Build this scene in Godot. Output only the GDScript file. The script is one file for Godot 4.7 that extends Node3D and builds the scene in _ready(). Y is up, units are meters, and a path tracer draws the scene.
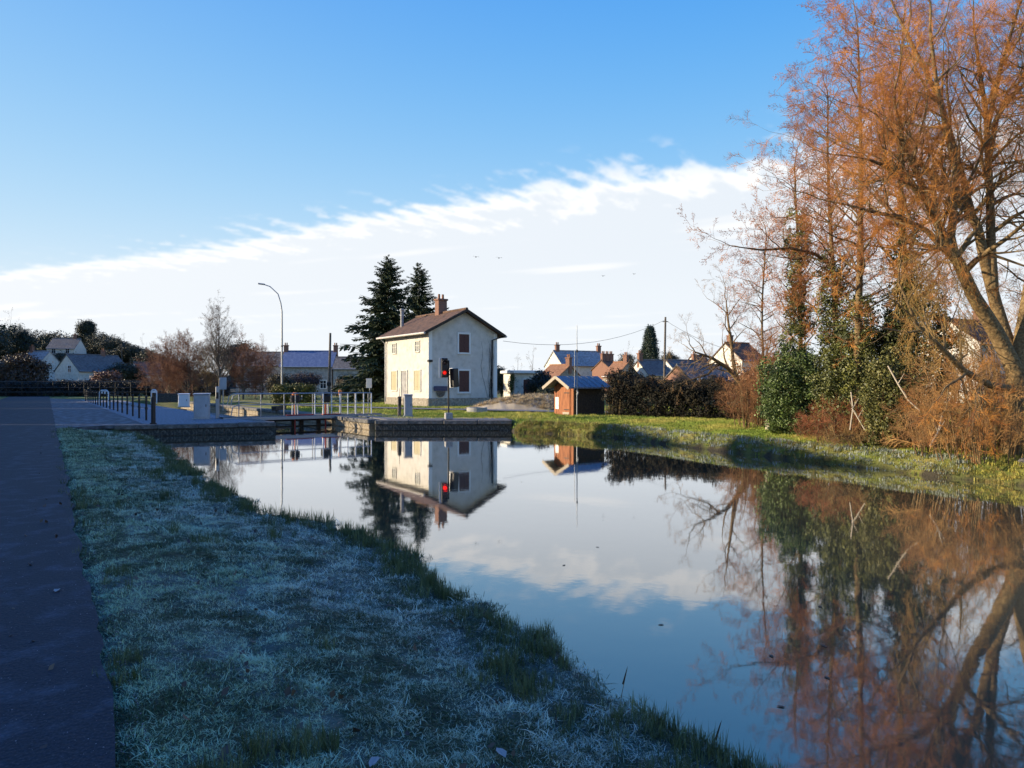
extends Node3D
# A canal lock with its keeper's house on a frosty morning. y = 0 is the water, metres, the view goes towards -z.

const F := 700.0          # focal length in pixels of the 1024 x 768 picture, used only to turn measured bearings into metres
const EYE := 2.1
const U := Vector3(-0.58, 0, -0.8146)     # along the lock, away
const V := Vector3(0.8146, 0, -0.58)      # across the lock, towards the house
const TURN := 0.6187                       # rotation.y that puts local +x on V and local +z on -U
const L0 := Vector3(-10.05, 0, -29.8)      # left corner of the lock mouth
const R0 := Vector3(-6.16, 0, -32.2)       # right corner of the lock mouth

var rng := RandomNumberGenerator.new()
var used := {}
var M := {}
var n_fine := FastNoiseLite.new()
var n_mid := FastNoiseLite.new()
var n_big := FastNoiseLite.new()
var near_bank := PackedVector2Array()
var right_bank := PackedVector2Array()
var canal := PackedVector2Array()
var S := {}    # shared meshes

# ------------------------------------------------------------------ mesh building
class MB:
	var v := PackedVector3Array()
	var n := PackedVector3Array()
	var c := PackedColorArray()
	var t := PackedVector2Array()
	var tint := Color(1, 1, 1)
	func tri(a: Vector3, b: Vector3, d: Vector3, na: Vector3, nb: Vector3, nd: Vector3, ua := Vector2.ZERO, ub := Vector2.ZERO, ud := Vector2.ZERO) -> void:
		if (d - a).cross(b - a).dot(na + nb + nd) < 0.0:
			var s := b; b = d; d = s
			s = nb; nb = nd; nd = s
			var s2 := ub; ub = ud; ud = s2
		v.append(a); v.append(b); v.append(d)
		n.append(na); n.append(nb); n.append(nd)
		c.append(tint); c.append(tint); c.append(tint)
		t.append(ua); t.append(ub); t.append(ud)
	func flat(a: Vector3, b: Vector3, d: Vector3, out := Vector3.ZERO) -> void:
		var m := (d - a).cross(b - a).normalized()
		if out != Vector3.ZERO and m.dot(out) < 0.0:
			m = -m
		tri(a, b, d, m, m, m, Vector2(a.x, -a.y), Vector2(b.x, -b.y), Vector2(d.x, -d.y))
	# a b c d round the face; u runs a->b, v runs a->d, in metres
	func quad(a: Vector3, b: Vector3, d: Vector3, e: Vector3, out := Vector3.ZERO) -> void:
		var m := (d - a).cross(b - a).normalized()
		if out != Vector3.ZERO and m.dot(out) < 0.0:
			m = -m
		var w := (b - a).length()
		var h := (e - a).length()
		tri(a, b, d, m, m, m, Vector2(0, 0), Vector2(w, 0), Vector2(w, h))
		tri(a, d, e, m, m, m, Vector2(0, 0), Vector2(w, h), Vector2(0, h))
	func box(at: Vector3, size: Vector3, bevel := 0.0, b := Basis.IDENTITY) -> void:
		var h := size * 0.5
		var e := minf(bevel, minf(h.x, minf(h.y, h.z)) * 0.6)
		for ax in 3:
			for s in [-1.0, 1.0]:
				var out := Vector3.ZERO
				out[ax] = s
				var p := (ax + 1) % 3
				var q := (ax + 2) % 3
				var corner := []
				for k in [[-1, -1], [1, -1], [1, 1], [-1, 1]]:
					var w := Vector3.ZERO
					w[ax] = s * h[ax]
					w[p] = k[0] * (h[p] - e)
					w[q] = k[1] * (h[q] - e)
					corner.append(at + b * w)
				quad(corner[0], corner[1], corner[2], corner[3], b * out)
		if e <= 0.0:
			return
		for ax in 3:
			var p := (ax + 1) % 3
			var q := (ax + 2) % 3
			for sp in [-1.0, 1.0]:
				for sq in [-1.0, 1.0]:
					var ps := []
					for k in [[-1, 0], [1, 0], [1, 1], [-1, 1]]:
						var w := Vector3.ZERO
						w[ax] = k[0] * (h[ax] - e)
						w[p] = sp * (h[p] - (e if k[1] else 0.0))
						w[q] = sq * (h[q] - (0.0 if k[1] else e))
						ps.append(at + b * w)
					var out := Vector3.ZERO
					out[p] = sp
					out[q] = sq
					quad(ps[0], ps[1], ps[2], ps[3], b * out)
		for sx in [-1.0, 1.0]:
			for sy in [-1.0, 1.0]:
				for sz in [-1.0, 1.0]:
					flat(at + b * Vector3(sx * h.x, sy * (h.y - e), sz * (h.z - e)), at + b * Vector3(sx * (h.x - e), sy * h.y, sz * (h.z - e)), at + b * Vector3(sx * (h.x - e), sy * (h.y - e), sz * h.z), b * Vector3(sx, sy, sz))
	func tube(p: Array, r: Array, sides := 8, cap := true) -> void:
		var rings := []
		var prev := Vector3.ZERO
		var along := 0.0
		for i in p.size():
			var d: Vector3 = (p[mini(i + 1, p.size() - 1)] - p[maxi(i - 1, 0)])
			d = d.normalized() if d.length() > 1e-7 else Vector3.UP
			var a := prev
			if prev == Vector3.ZERO:
				a = d.cross(Vector3.RIGHT if absf(d.x) < 0.7 else Vector3.FORWARD)
			a = (a - d * a.dot(d)).normalized()
			prev = a
			var b := d.cross(a)
			var ring := PackedVector3Array()
			for k in sides:
				var f := TAU * k / sides
				ring.append(a * cos(f) + b * sin(f))
			if i > 0:
				along += (p[i] - p[i - 1]).length()
			rings.append([ring, p[i], r[i], along])
		for i in rings.size() - 1:
			var A: Array = rings[i]
			var B: Array = rings[i + 1]
			var ra: PackedVector3Array = A[0]
			var rb: PackedVector3Array = B[0]
			var pa: Vector3 = A[1]
			var pb: Vector3 = B[1]
			for k in sides:
				var k2 := (k + 1) % sides
				var u0: float = TAU * A[2] * k / sides
				var u1: float = TAU * A[2] * (k + 1) / sides
				tri(pa + ra[k] * A[2], pa + ra[k2] * A[2], pb + rb[k2] * B[2], ra[k], ra[k2], rb[k2], Vector2(u0, A[3]), Vector2(u1, A[3]), Vector2(u1, B[3]))
				tri(pa + ra[k] * A[2], pb + rb[k2] * B[2], pb + rb[k] * B[2], ra[k], rb[k2], rb[k], Vector2(u0, A[3]), Vector2(u1, B[3]), Vector2(u0, B[3]))
		if cap and sides > 3:
			for e in [0, rings.size() - 1]:
				var out: Vector3 = (p[0] - p[1]) if e == 0 else (p[e] - p[e - 1])
				var R: Array = rings[e]
				if R[2] > 0.004:
					for k in sides - 2:
						flat(R[1] + R[0][0] * R[2], R[1] + R[0][k + 1] * R[2], R[1] + R[0][k + 2] * R[2], out)
	func blob(at: Vector3, radius: Vector3, seg := 8, rows := 5) -> void:
		for j in rows:
			for i in seg:
				var q := []
				for k in [[0, 0], [1, 0], [1, 1], [0, 1]]:
					var th: float = PI * (j + k[1]) / rows
					var ph: float = TAU * (i + k[0]) / seg
					q.append(Vector3(sin(th) * cos(ph), cos(th), sin(th) * sin(ph)))
				var N := []
				for w in q:
					N.append((w / radius).normalized())
				if j > 0:
					tri(at + q[0] * radius, at + q[1] * radius, at + q[2] * radius, N[0], N[1], N[2])
				if j < rows - 1:
					tri(at + q[0] * radius, at + q[2] * radius, at + q[3] * radius, N[0], N[2], N[3])
	func mesh() -> ArrayMesh:
		var a := []
		a.resize(Mesh.ARRAY_MAX)
		a[Mesh.ARRAY_VERTEX] = v
		a[Mesh.ARRAY_NORMAL] = n
		a[Mesh.ARRAY_COLOR] = c
		a[Mesh.ARRAY_TEX_UV] = t
		var m := ArrayMesh.new()
		m.add_surface_from_arrays(Mesh.PRIMITIVE_TRIANGLES, a)
		return m

# ------------------------------------------------------------------ nodes
func numbered(called: String) -> String:
	var k: int = used.get(called, 0)
	used[called] = k + 1
	return called if k == 0 else "%s_%03d" % [called, k]

func tag(o: Node3D, label: String, category := "", group := "") -> void:
	o.set_meta("label", label)
	if category:
		o.set_meta("category", category)
	if group:
		o.set_meta("group", group)

func thing(called: String, label: String, category: String, at := Vector3.ZERO, turn := 0.0, group := "") -> Node3D:
	var o := Node3D.new()
	o.name = numbered(called)
	add_child(o)
	o.position = at
	o.rotation.y = turn
	tag(o, label, category, group)
	return o

func part(parent: Node3D, called: String, shape, m: Material) -> MeshInstance3D:
	var o := MeshInstance3D.new()
	o.name = called
	o.mesh = shape.mesh() if shape is MB else shape
	o.material_override = m
	parent.add_child(o, true)
	return o

func structure(called: String, shape, m: Material) -> MeshInstance3D:
	var o := part(self, called, shape, m)
	o.set_meta("kind", "structure")
	return o

func copies(parent: Node3D, called: String, shape: Mesh, m: Material, at: Array, colors: Array, stuff := true) -> MultiMeshInstance3D:
	var mm := MultiMesh.new()
	mm.transform_format = MultiMesh.TRANSFORM_3D
	mm.use_colors = true
	mm.mesh = shape
	mm.instance_count = at.size()
	for i in at.size():
		mm.set_instance_transform(i, at[i])
		mm.set_instance_color(i, colors[i])
	var o := MultiMeshInstance3D.new()
	o.name = called
	o.multimesh = mm
	o.material_override = m
	parent.add_child(o, true)
	if stuff:
		o.set_meta("kind", "stuff")
	return o

# ------------------------------------------------------------------ colour and materials
func lin(r: float, g: float, b: float) -> Color:
	return Color(r, g, b).linear_to_srgb()

func grain_image(size: int, seed_: int, freq: float, stops: Array, octaves := 4, kind := FastNoiseLite.TYPE_SIMPLEX_SMOOTH, stretch := 1.0) -> ImageTexture:
	# stops: [position, linear colour ...]; a seamless noise mapped to colours
	var f := FastNoiseLite.new()
	f.seed = seed_
	f.noise_type = kind
	f.frequency = freq
	f.fractal_octaves = octaves
	f.fractal_gain = 0.6
	var src := f.get_seamless_image(size, int(size * stretch) if stretch < 1.0 else size)
	if stretch < 1.0:
		src.resize(size, size, Image.INTERPOLATE_CUBIC)
	var g := Gradient.new()
	var off := PackedFloat32Array()
	var col := PackedColorArray()
	for s in stops:
		off.append(s[0])
		col.append(lin(s[1], s[2], s[3]))
	g.offsets = off
	g.colors = col
	var table := []
	for i in 256:
		table.append(g.sample(i / 255.0))
	src.convert(Image.FORMAT_L8)
	var d := src.get_data()
	var outb := PackedByteArray()
	outb.resize(size * size * 3)
	for i in size * size:
		var k: Color = table[d[i]]
		outb[i * 3] = int(k.r * 255.0)
		outb[i * 3 + 1] = int(k.g * 255.0)
		outb[i * 3 + 2] = int(k.b * 255.0)
	return ImageTexture.create_from_image(Image.create_from_data(size, size, false, Image.FORMAT_RGB8, outb))

func height_image(size: int, seed_: int, freq: float, octaves := 4) -> ImageTexture:
	var f := FastNoiseLite.new()
	f.seed = seed_
	f.noise_type = FastNoiseLite.TYPE_SIMPLEX_SMOOTH
	f.frequency = freq
	f.fractal_octaves = octaves
	var im := f.get_seamless_image(size, size)
	im.convert(Image.FORMAT_L8)
	return ImageTexture.create_from_image(im)

func plain(r: float, g: float, b: float, rough := 0.8, metal := 0.0) -> StandardMaterial3D:
	var m := StandardMaterial3D.new()
	m.albedo_color = lin(r, g, b)
	m.roughness = rough
	m.metallic = metal
	return m

func grained(tex: Texture2D, scale: float, rough := 0.85, bump: Texture2D = null, depth := 0.0) -> StandardMaterial3D:
	var m := StandardMaterial3D.new()
	m.albedo_texture = tex
	m.roughness = rough
	m.uv1_triplanar = true
	m.uv1_scale = Vector3(scale, scale, scale)
	if bump:
		m.heightmap_enabled = true
		m.heightmap_texture = bump
		m.heightmap_scale = depth
	return m

func tinted(rough := 0.85, back := 0.0) -> StandardMaterial3D:
	# takes its colour from vertex and instance colours
	var m := StandardMaterial3D.new()
	m.vertex_color_use_as_albedo = true
	m.roughness = rough
	if back > 0.0:
		m.backlight_enabled = true
		m.backlight = Color(back, back, back)
	return m

func make_materials() -> void:
	var bump_f := height_image(256, 3, 0.03)
	M.bump = bump_f
	M.asphalt = grained(grain_image(512, 11, 0.22, [[0.0, 0.007, 0.009, 0.013], [0.45, 0.012, 0.015, 0.022], [0.65, 0.02, 0.025, 0.036], [0.85, 0.06, 0.066, 0.08], [1.0, 0.2, 0.22, 0.26]], 5), 0.55, 0.75, height_image(256, 5, 0.2), 0.5)
	M.asphalt.metallic_specular = 0.3
	M.asphalt.detail_enabled = true
	M.asphalt.detail_blend_mode = BaseMaterial3D.BLEND_MODE_MIX
	M.asphalt.detail_uv_layer = BaseMaterial3D.DETAIL_UV_2
	M.asphalt.uv2_triplanar = true
	M.asphalt.uv2_scale = Vector3(0.31, 0.31, 0.31)
	M.asphalt.detail_albedo = frost_film(512, 17)
	M.frosted_asphalt = grained(grain_image(512, 27, 0.03, [[0.0, 0.025, 0.026, 0.028], [0.45, 0.06, 0.062, 0.068], [0.65, 0.12, 0.125, 0.14], [1.0, 0.3, 0.32, 0.35]], 6), 0.12, 0.85)
	M.paving = grained(grain_image(512, 12, 0.05, [[0.0, 0.07, 0.07, 0.08], [0.4, 0.13, 0.135, 0.15], [0.6, 0.21, 0.22, 0.25], [1.0, 0.36, 0.38, 0.42]], 5), 0.3, 0.85, bump_f, 0.6)
	M.gravel_road = grained(grain_image(256, 13, 0.08, [[0.0, 0.07, 0.07, 0.075], [0.5, 0.14, 0.14, 0.145], [1.0, 0.26, 0.26, 0.26]], 5), 0.5, 0.9, bump_f, 0.6)
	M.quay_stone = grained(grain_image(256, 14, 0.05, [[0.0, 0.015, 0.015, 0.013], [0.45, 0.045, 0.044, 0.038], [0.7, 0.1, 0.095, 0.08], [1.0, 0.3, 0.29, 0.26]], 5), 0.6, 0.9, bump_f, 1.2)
	M.coping = grained(grain_image(256, 15, 0.04, [[0.0, 0.06, 0.057, 0.05], [0.5, 0.12, 0.115, 0.105], [1.0, 0.26, 0.25, 0.24]], 5), 0.5, 0.9, bump_f, 2.0)
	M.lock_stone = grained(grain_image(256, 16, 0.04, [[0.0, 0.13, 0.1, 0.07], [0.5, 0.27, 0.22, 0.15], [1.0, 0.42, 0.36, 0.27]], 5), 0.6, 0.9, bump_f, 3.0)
	M.render = grained(grain_image(512, 18, 0.02, [[0.0, 0.42, 0.395, 0.35], [0.35, 0.54, 0.51, 0.46], [0.6, 0.58, 0.55, 0.5], [1.0, 0.64, 0.61, 0.57]], 5), 0.13, 0.92)
	M.white = plain(0.72, 0.72, 0.7, 0.6)
	M.cream = grained(grain_image(256, 19, 0.03, [[0.0, 0.5, 0.47, 0.4], [0.5, 0.64, 0.61, 0.54], [1.0, 0.72, 0.7, 0.64]], 4), 0.2, 0.9)
	M.grey_wall = grained(grain_image(256, 20, 0.03, [[0.0, 0.2, 0.19, 0.18], [0.5, 0.32, 0.31, 0.3], [1.0, 0.42, 0.41, 0.4]], 4), 0.2, 0.9)
	M.stone_wall = grained(grain_image(256, 21, 0.05, [[0.0, 0.16, 0.13, 0.1], [0.5, 0.3, 0.26, 0.2], [1.0, 0.44, 0.4, 0.33]], 5), 0.35, 0.92, bump_f, 3.0)
	M.tile_brown = roof_material(31, [0.045, 0.028, 0.02], [0.19, 0.1, 0.055])
	M.tile_orange = roof_material(32, [0.22, 0.1, 0.045], [0.4, 0.2, 0.1])
	M.slate = roof_material(33, [0.075, 0.068, 0.062], [0.19, 0.175, 0.16])
	M.frost_slate = roof_material(34, [0.18, 0.17, 0.16], [0.46, 0.44, 0.42])
	M.blue_metal = grained(grain_image(256, 52, 0.03, [[0.0, 0.07, 0.1, 0.18], [0.5, 0.1, 0.14, 0.24], [1.0, 0.2, 0.24, 0.32]], 5), 0.25, 0.6)
	M.shutter = grained(grain_image(128, 35, 0.05, [[0.0, 0.05, 0.014, 0.012], [1.0, 0.1, 0.03, 0.024]], 4), 1.0, 0.6)
	M.pale_shutter = plain(0.42, 0.36, 0.22, 0.7)
	M.plank = grained(grain_image(256, 36, 0.03, [[0.0, 0.17, 0.055, 0.02], [0.5, 0.3, 0.1, 0.032], [1.0, 0.4, 0.15, 0.055]], 5, FastNoiseLite.TYPE_SIMPLEX_SMOOTH, 0.2), 0.9, 0.75)
	M.dark_plank = grained(grain_image(256, 37, 0.03, [[0.0, 0.02, 0.014, 0.01], [0.5, 0.045, 0.032, 0.022], [1.0, 0.09, 0.065, 0.045]], 5), 0.9, 0.8, bump_f, 1.5)
	M.old_wood = grained(grain_image(256, 38, 0.03, [[0.0, 0.05, 0.04, 0.03], [0.5, 0.12, 0.1, 0.08], [1.0, 0.24, 0.21, 0.18]], 5), 0.7, 0.85, bump_f, 1.5)
	M.black_metal = plain(0.012, 0.012, 0.014, 0.45, 0.2)
	M.galv = plain(0.33, 0.34, 0.35, 0.45, 0.5)
	M.white_metal = plain(0.7, 0.7, 0.7, 0.4)
	M.grey_box = grained(grain_image(128, 39, 0.02, [[0.0, 0.3, 0.31, 0.32], [1.0, 0.42, 0.43, 0.44]], 4), 0.6, 0.55)
	M.white_box = plain(0.66, 0.68, 0.7, 0.5)
	M.red = plain(0.32, 0.03, 0.02, 0.55)
	M.orange = plain(0.6, 0.18, 0.04, 0.55)
	M.plaque = plain(0.015, 0.03, 0.1, 0.4)
	M.glass = plain(0.02, 0.025, 0.03, 0.08)
	M.brick = grained(grain_image(256, 40, 0.07, [[0.0, 0.13, 0.06, 0.04], [0.5, 0.24, 0.12, 0.08], [1.0, 0.34, 0.22, 0.16]], 4), 0.9, 0.9, bump_f, 2.0)
	M.concrete = grained(grain_image(256, 41, 0.05, [[0.0, 0.25, 0.24, 0.22], [1.0, 0.48, 0.47, 0.44]], 4), 0.8, 0.9)
	M.bark = grained(grain_image(256, 42, 0.04, [[0.0, 0.05, 0.032, 0.015], [0.45, 0.15, 0.095, 0.04], [0.75, 0.26, 0.18, 0.08], [1.0, 0.36, 0.28, 0.15]], 5), 1.2, 0.92, bump_f, 3.0)
	M.grey_bark = grained(grain_image(256, 43, 0.04, [[0.0, 0.05, 0.042, 0.032], [0.5, 0.13, 0.11, 0.085], [1.0, 0.26, 0.23, 0.19]], 5), 1.2, 0.92, bump_f, 3.0)
	M.dead_wood = plain(0.42, 0.36, 0.27, 0.85)
	M.twig = tinted(0.8)
	M.leaf = tinted(0.55, 0.25)
	M.needle = tinted(0.8)
	M.blade = tinted(0.75, 0.35)
	M.mud = grained(grain_image(256, 44, 0.05, [[0.0, 0.02, 0.015, 0.01], [1.0, 0.07, 0.055, 0.035]], 4), 0.8, 0.8, bump_f, 4.0)
	M.wire = plain(0.02, 0.02, 0.02, 0.6)
	M.ground = StandardMaterial3D.new()
	M.ground.vertex_color_use_as_albedo = true
	M.ground.roughness = 0.95
	M.ground.albedo_texture = grain_image(512, 45, 0.08, [[0.0, 0.45, 0.45, 0.45], [0.5, 0.8, 0.8, 0.8], [1.0, 1.0, 1.0, 1.0]], 5)
	M.ground.uv1_triplanar = true
	M.ground.uv1_world_triplanar = true
	M.ground.uv1_scale = Vector3(0.7, 0.7, 0.7)
	M.ground.heightmap_enabled = true
	M.ground.heightmap_texture = height_image(256, 46, 0.1)
	M.ground.heightmap_scale = 4.0
	M.water = StandardMaterial3D.new()
	M.water.albedo_color = lin(0.088, 0.078, 0.048)
	M.water.roughness = 0.025
	M.water.metallic_specular = 0.7
	M.water.clearcoat_enabled = true
	M.water.clearcoat = 1.0
	M.water.clearcoat_roughness = 0.03
	M.water.normal_enabled = true
	M.water.normal_texture = ripple(512, 47)
	M.water.normal_scale = 0.02
	M.water.uv1_triplanar = true
	M.water.uv1_world_triplanar = true
	M.water.uv1_scale = Vector3(0.28, 0.28, 0.28)

func ripple(size: int, seed_: int) -> ImageTexture:
	var f := FastNoiseLite.new()
	f.seed = seed_
	f.noise_type = FastNoiseLite.TYPE_SIMPLEX_SMOOTH
	f.frequency = 0.012
	f.fractal_octaves = 4
	var im := f.get_seamless_image(size, size)
	im.convert(Image.FORMAT_RGBA8)
	im.bump_map_to_normal_map(6.0)
	return ImageTexture.create_from_image(im)

func frost_film(size: int, seed_: int) -> ImageTexture:
	# patches of hoar frost lying on the tarmac: pale where it lies, clear elsewhere
	var f := FastNoiseLite.new()
	f.seed = seed_
	f.frequency = 0.012
	f.fractal_octaves = 5
	f.fractal_gain = 0.62
	var a := f.get_seamless_image(size, size)
	a.convert(Image.FORMAT_L8)
	f.seed = seed_ + 1
	f.frequency = 0.2
	var b := f.get_seamless_image(size, size)
	b.convert(Image.FORMAT_L8)
	var da := a.get_data()
	var db := b.get_data()
	var im := PackedByteArray()
	im.resize(size * size * 4)
	for i in size * size:
		var k := (0.28 + clampf((da[i] / 255.0 - 0.5) * 2.6, 0.0, 1.0)) * (0.2 + 0.8 * db[i] / 255.0)
		im[i * 4] = 140
		im[i * 4 + 1] = 152
		im[i * 4 + 2] = 172
		im[i * 4 + 3] = int(clampf(k * 0.2, 0.0, 1.0) * 255.0)
	return ImageTexture.create_from_image(Image.create_from_data(size, size, false, Image.FORMAT_RGBA8, im))

func roof_material(seed_: int, dark: Array, pale: Array) -> StandardMaterial3D:
	# rows of small tiles too far off to tell apart: per-tile tone and a row relief, UV in metres
	var r := RandomNumberGenerator.new()
	r.seed = seed_
	var w := 256
	var im := Image.create(w, w, false, Image.FORMAT_RGB8)
	var hm := Image.create(w, w, false, Image.FORMAT_L8)
	var rows := 16
	var cols := 16
	for j in rows:
		for i in cols:
			var k := clampf(r.randf() * 0.6 + 0.4 * r.randf() * r.randf() + 0.1, 0, 1)
			var c := lin(lerpf(dark[0], pale[0], k), lerpf(dark[1], pale[1], k), lerpf(dark[2], pale[2], k))
			var o := (w / cols / 2) if j % 2 else 0
			for x in w / cols:
				for y in w / rows:
					im.set_pixel((i * w / cols + x + o) % w, j * w / rows + y, c)
					hm.set_pixel((i * w / cols + x + o) % w, j * w / rows + y, Color(1, 1, 1) * (0.25 + 0.75 * y / (w / rows)) if x > 1 else Color(0.1, 0.1, 0.1))
	var m := StandardMaterial3D.new()
	m.albedo_texture = ImageTexture.create_from_image(im)
	m.heightmap_enabled = true
	m.heightmap_texture = ImageTexture.create_from_image(hm)
	m.heightmap_scale = 3.0
	m.roughness = 0.85
	m.uv1_scale = Vector3(0.3, 0.3, 0.3)
	return m

# ------------------------------------------------------------------ places
func at(px: float, d: float, y := 0.5) -> Vector3:
	# a bearing measured in the photograph and a distance become a point on the ground
	return Vector3((px - 512.0) / F * d, y, -d)

func up_at(py: float, d: float) -> float:
	return EYE + (384.0 - py) / F * d

func pt(px: float, py: float, d: float) -> Vector3:
	return Vector3((px - 512.0) / F * d, up_at(py, d), -d)

# ------------------------------------------------------------------ sky
func make_sky() -> ImageTexture:
	var w := 3072
	var h := 1536
	var data := PackedFloat32Array()
	data.resize(w * h * 4)
	data.fill(1.0)
	var puff := FastNoiseLite.new()
	puff.seed = 5
	puff.frequency = 1.0
	puff.fractal_octaves = 5
	puff.fractal_gain = 0.55
	var soft := FastNoiseLite.new()
	soft.seed = 9
	soft.frequency = 1.0
	soft.fractal_octaves = 3
	var sun := Vector2(-1.0, 0.0)
	for j in h:
		var el := (0.5 - (j + 0.5) / h) * PI
		var y := sin(el)
		var flat := cos(el)
		if el < -0.02:
			for i in w:
				var o := (j * w + i) * 4
				data[o] = 0.16
				data[o + 1] = 0.18
				data[o + 2] = 0.2
			continue
		var up := maxf(el, 0.0) / (PI / 2.0)
		# clear air: pale at the horizon, deep blue overhead
		var low := exp(-up * 9.0)
		var mid := exp(-up * 3.2)
		var base := Vector3(0.86 * exp(-up * 8.6), 0.045 + 0.66 * exp(-up * 3.7), 0.4 + 0.25 * exp(-up * 0.9))
		for i in w:
			var az := (i + 0.5) / w * TAU     # 0 is -z, growing to +x
			var dx := sin(az)
			var dz := -cos(az)
			var c := base
			var near_sun := (dx * sun.x + dz * sun.y) * 0.5 + 0.5
			c = c.lerp(Vector3(0.54, 0.63, 0.66), near_sun * near_sun * (0.03 + 0.5 * mid))
			if el > 0.004:
				var t := flat / maxf(y, 0.02)
				var q := Vector2(dx * t, -dz * t)
				var along := q.x * 0.864 - q.y * 0.503
				var s := q.x * 0.503 + q.y * 0.864 - 3.16
				if s > -2.0:
					var big := soft.get_noise_2d(along * 0.42, s * 0.8 + 3.0)
					var fine := 0.0
					if s < 1.8:
						fine = puff.get_noise_2d(along * 4.6, s * 1.7)
					var e := s + big * 0.3 + fine * 0.3
					var deck := smoothstep(-0.12, 0.2, e)
					# loose shreds ahead of the edge
					if s < 0.35 and s > -0.6:
						var shred := puff.get_noise_2d(along * 3.2 + 40.0, s * 2.4)
						deck = maxf(deck, smoothstep(0.2, 0.6, shred) * 0.5 * smoothstep(-0.55, -0.05, s))
					var inside := smoothstep(0.1, 0.5, e + fine * 0.35)
					var streak := soft.get_noise_2d(along * 0.22 + 11.0, s * 0.9)
					var grey := Vector3(0.55, 0.59, 0.635).lerp(Vector3(0.67, 0.675, 0.68), smoothstep(0.28, 0.62, streak))
					var tone := Vector3(0.74, 0.73, 0.72).lerp(grey, inside * (1.0 - 0.5 * near_sun * near_sun))
					tone = tone.lerp(Vector3(0.6, 0.64, 0.67), low * 0.75 * smoothstep(1.2, 5.0, s))
					c = c.lerp(tone, deck * 0.96)
			var o2 := (j * w + i) * 4
			data[o2] = c.x
			data[o2 + 1] = c.y
			data[o2 + 2] = c.z
	var im := Image.create_from_data(w, h, false, Image.FORMAT_RGBAF, data.to_byte_array())
	return ImageTexture.create_from_image(im)

func make_view() -> void:
	var cam := Camera3D.new()
	cam.name = "camera"
	cam.position = Vector3(0, EYE, 0)
	cam.fov = rad_to_deg(2.0 * atan(384.0 / F))
	cam.near = 0.05
	cam.far = 4000.0
	cam.current = true
	add_child(cam)
	var sky := Sky.new()
	var pano := PanoramaSkyMaterial.new()
	pano.panorama = make_sky()
	sky.sky_material = pano
	var env := Environment.new()
	env.background_mode = Environment.BG_SKY
	env.sky = sky
	env.background_energy_multiplier = 0.92
	env.tonemap_mode = Environment.TONE_MAPPER_LINEAR
	env.tonemap_exposure = 1.65
	env.sdfgi_enabled = true
	env.ssao_enabled = true
	env.ssil_enabled = true
	var we := WorldEnvironment.new()
	we.name = "environment"
	we.environment = env
	add_child(we)
	var sun := DirectionalLight3D.new()
	sun.name = "sun"
	var el := deg_to_rad(15.0)
	var to_sun := Vector3(-cos(el), sin(el), 0.02).normalized()
	sun.look_at_from_position(to_sun * 100.0, Vector3.ZERO, Vector3.UP)
	sun.light_energy = 1.6
	sun.light_angular_distance = 0.55
	sun.light_color = Color(1.0, 0.92, 0.79)
	sun.shadow_enabled = true
	add_child(sun)

# ------------------------------------------------------------------ terrain
const ROAD_P := Vector2(-1.62, -2.95)
const ROAD_D := Vector2(-0.5535, -0.833)
const ROAD_W := 4.3

func road_side(x: float, z: float) -> float:
	# metres to the right of the road's right-hand edge
	return (x - ROAD_P.x) * 0.833 + (z - ROAD_P.y) * -0.5535

func lay_out() -> void:
	near_bank = PackedVector2Array([Vector2(40, 48), Vector2(16, 16), Vector2(6, 3.2), Vector2(2.9, -0.9), Vector2(1.75, -2.6), Vector2(1.3, -3.28), Vector2(0.95, -3.6), Vector2(0.71, -3.95), Vector2(0.32, -4.74), Vector2(-0.1, -5.6), Vector2(-0.66, -6.5), Vector2(-1.25, -7.8), Vector2(-2.4, -9.2), Vector2(-3.5, -9.9), Vector2(-5.3, -12.5), Vector2(-7.6, -16.2), Vector2(-9.9, -20), Vector2(-13.0, -24.6), Vector2(-15.4, -27.5)])
	right_bank = PackedVector2Array([Vector2(0.0, -31.4), Vector2(0.3, -30.2), Vector2(2.0, -29.4), Vector2(4.3, -27.0), Vector2(5.9, -23.2), Vector2(7.6, -19.9), Vector2(8.35, -18.4), Vector2(9.5, -16.1), Vector2(10.5, -14.6), Vector2(13.0, -11.0), Vector2(22.0, 2.0), Vector2(62.0, 48.0)])
	canal = near_bank.duplicate()
	canal.append(Vector2(L0.x, L0.z))
	canal.append(Vector2(L0.x + U.x * 48, L0.z + U.z * 48))
	canal.append(Vector2(R0.x + U.x * 46, R0.z + U.z * 46))
	canal.append(Vector2(R0.x, -31.4))
	canal.append_array(right_bank)

func canal_distance(p: Vector2) -> Vector2:
	# x: metres from the water's edge, positive on land; y: 0 near bank, 1 masonry, 2 right bank
	var best := 1e9
	var which := 0
	var inside := false
	var k := canal.size()
	var j := k - 1
	for i in k:
		var a := canal[j]
		var b := canal[i]
		var ab := b - a
		var t := clampf((p - a).dot(ab) / maxf(ab.length_squared(), 1e-9), 0.0, 1.0)
		var d := (p - a - ab * t).length_squared()
		if d < best:
			best = d
			which = i
		if (a.y > p.y) != (b.y > p.y) and p.x < (b.x - a.x) * (p.y - a.y) / (b.y - a.y) + a.x:
			inside = not inside
		j = i
	var kind := 0.0
	if which >= near_bank.size():
		kind = 1.0 if which < near_bank.size() + 5 else 2.0
	return Vector2(-sqrt(best) if inside else sqrt(best), kind)

func bank_shift(x: float, z: float) -> float:
	return n_mid.get_noise_2d(x * 2.2, z * 2.2) * 0.27 + n_fine.get_noise_2d(x * 1.6, z * 1.6) * 0.1

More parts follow.
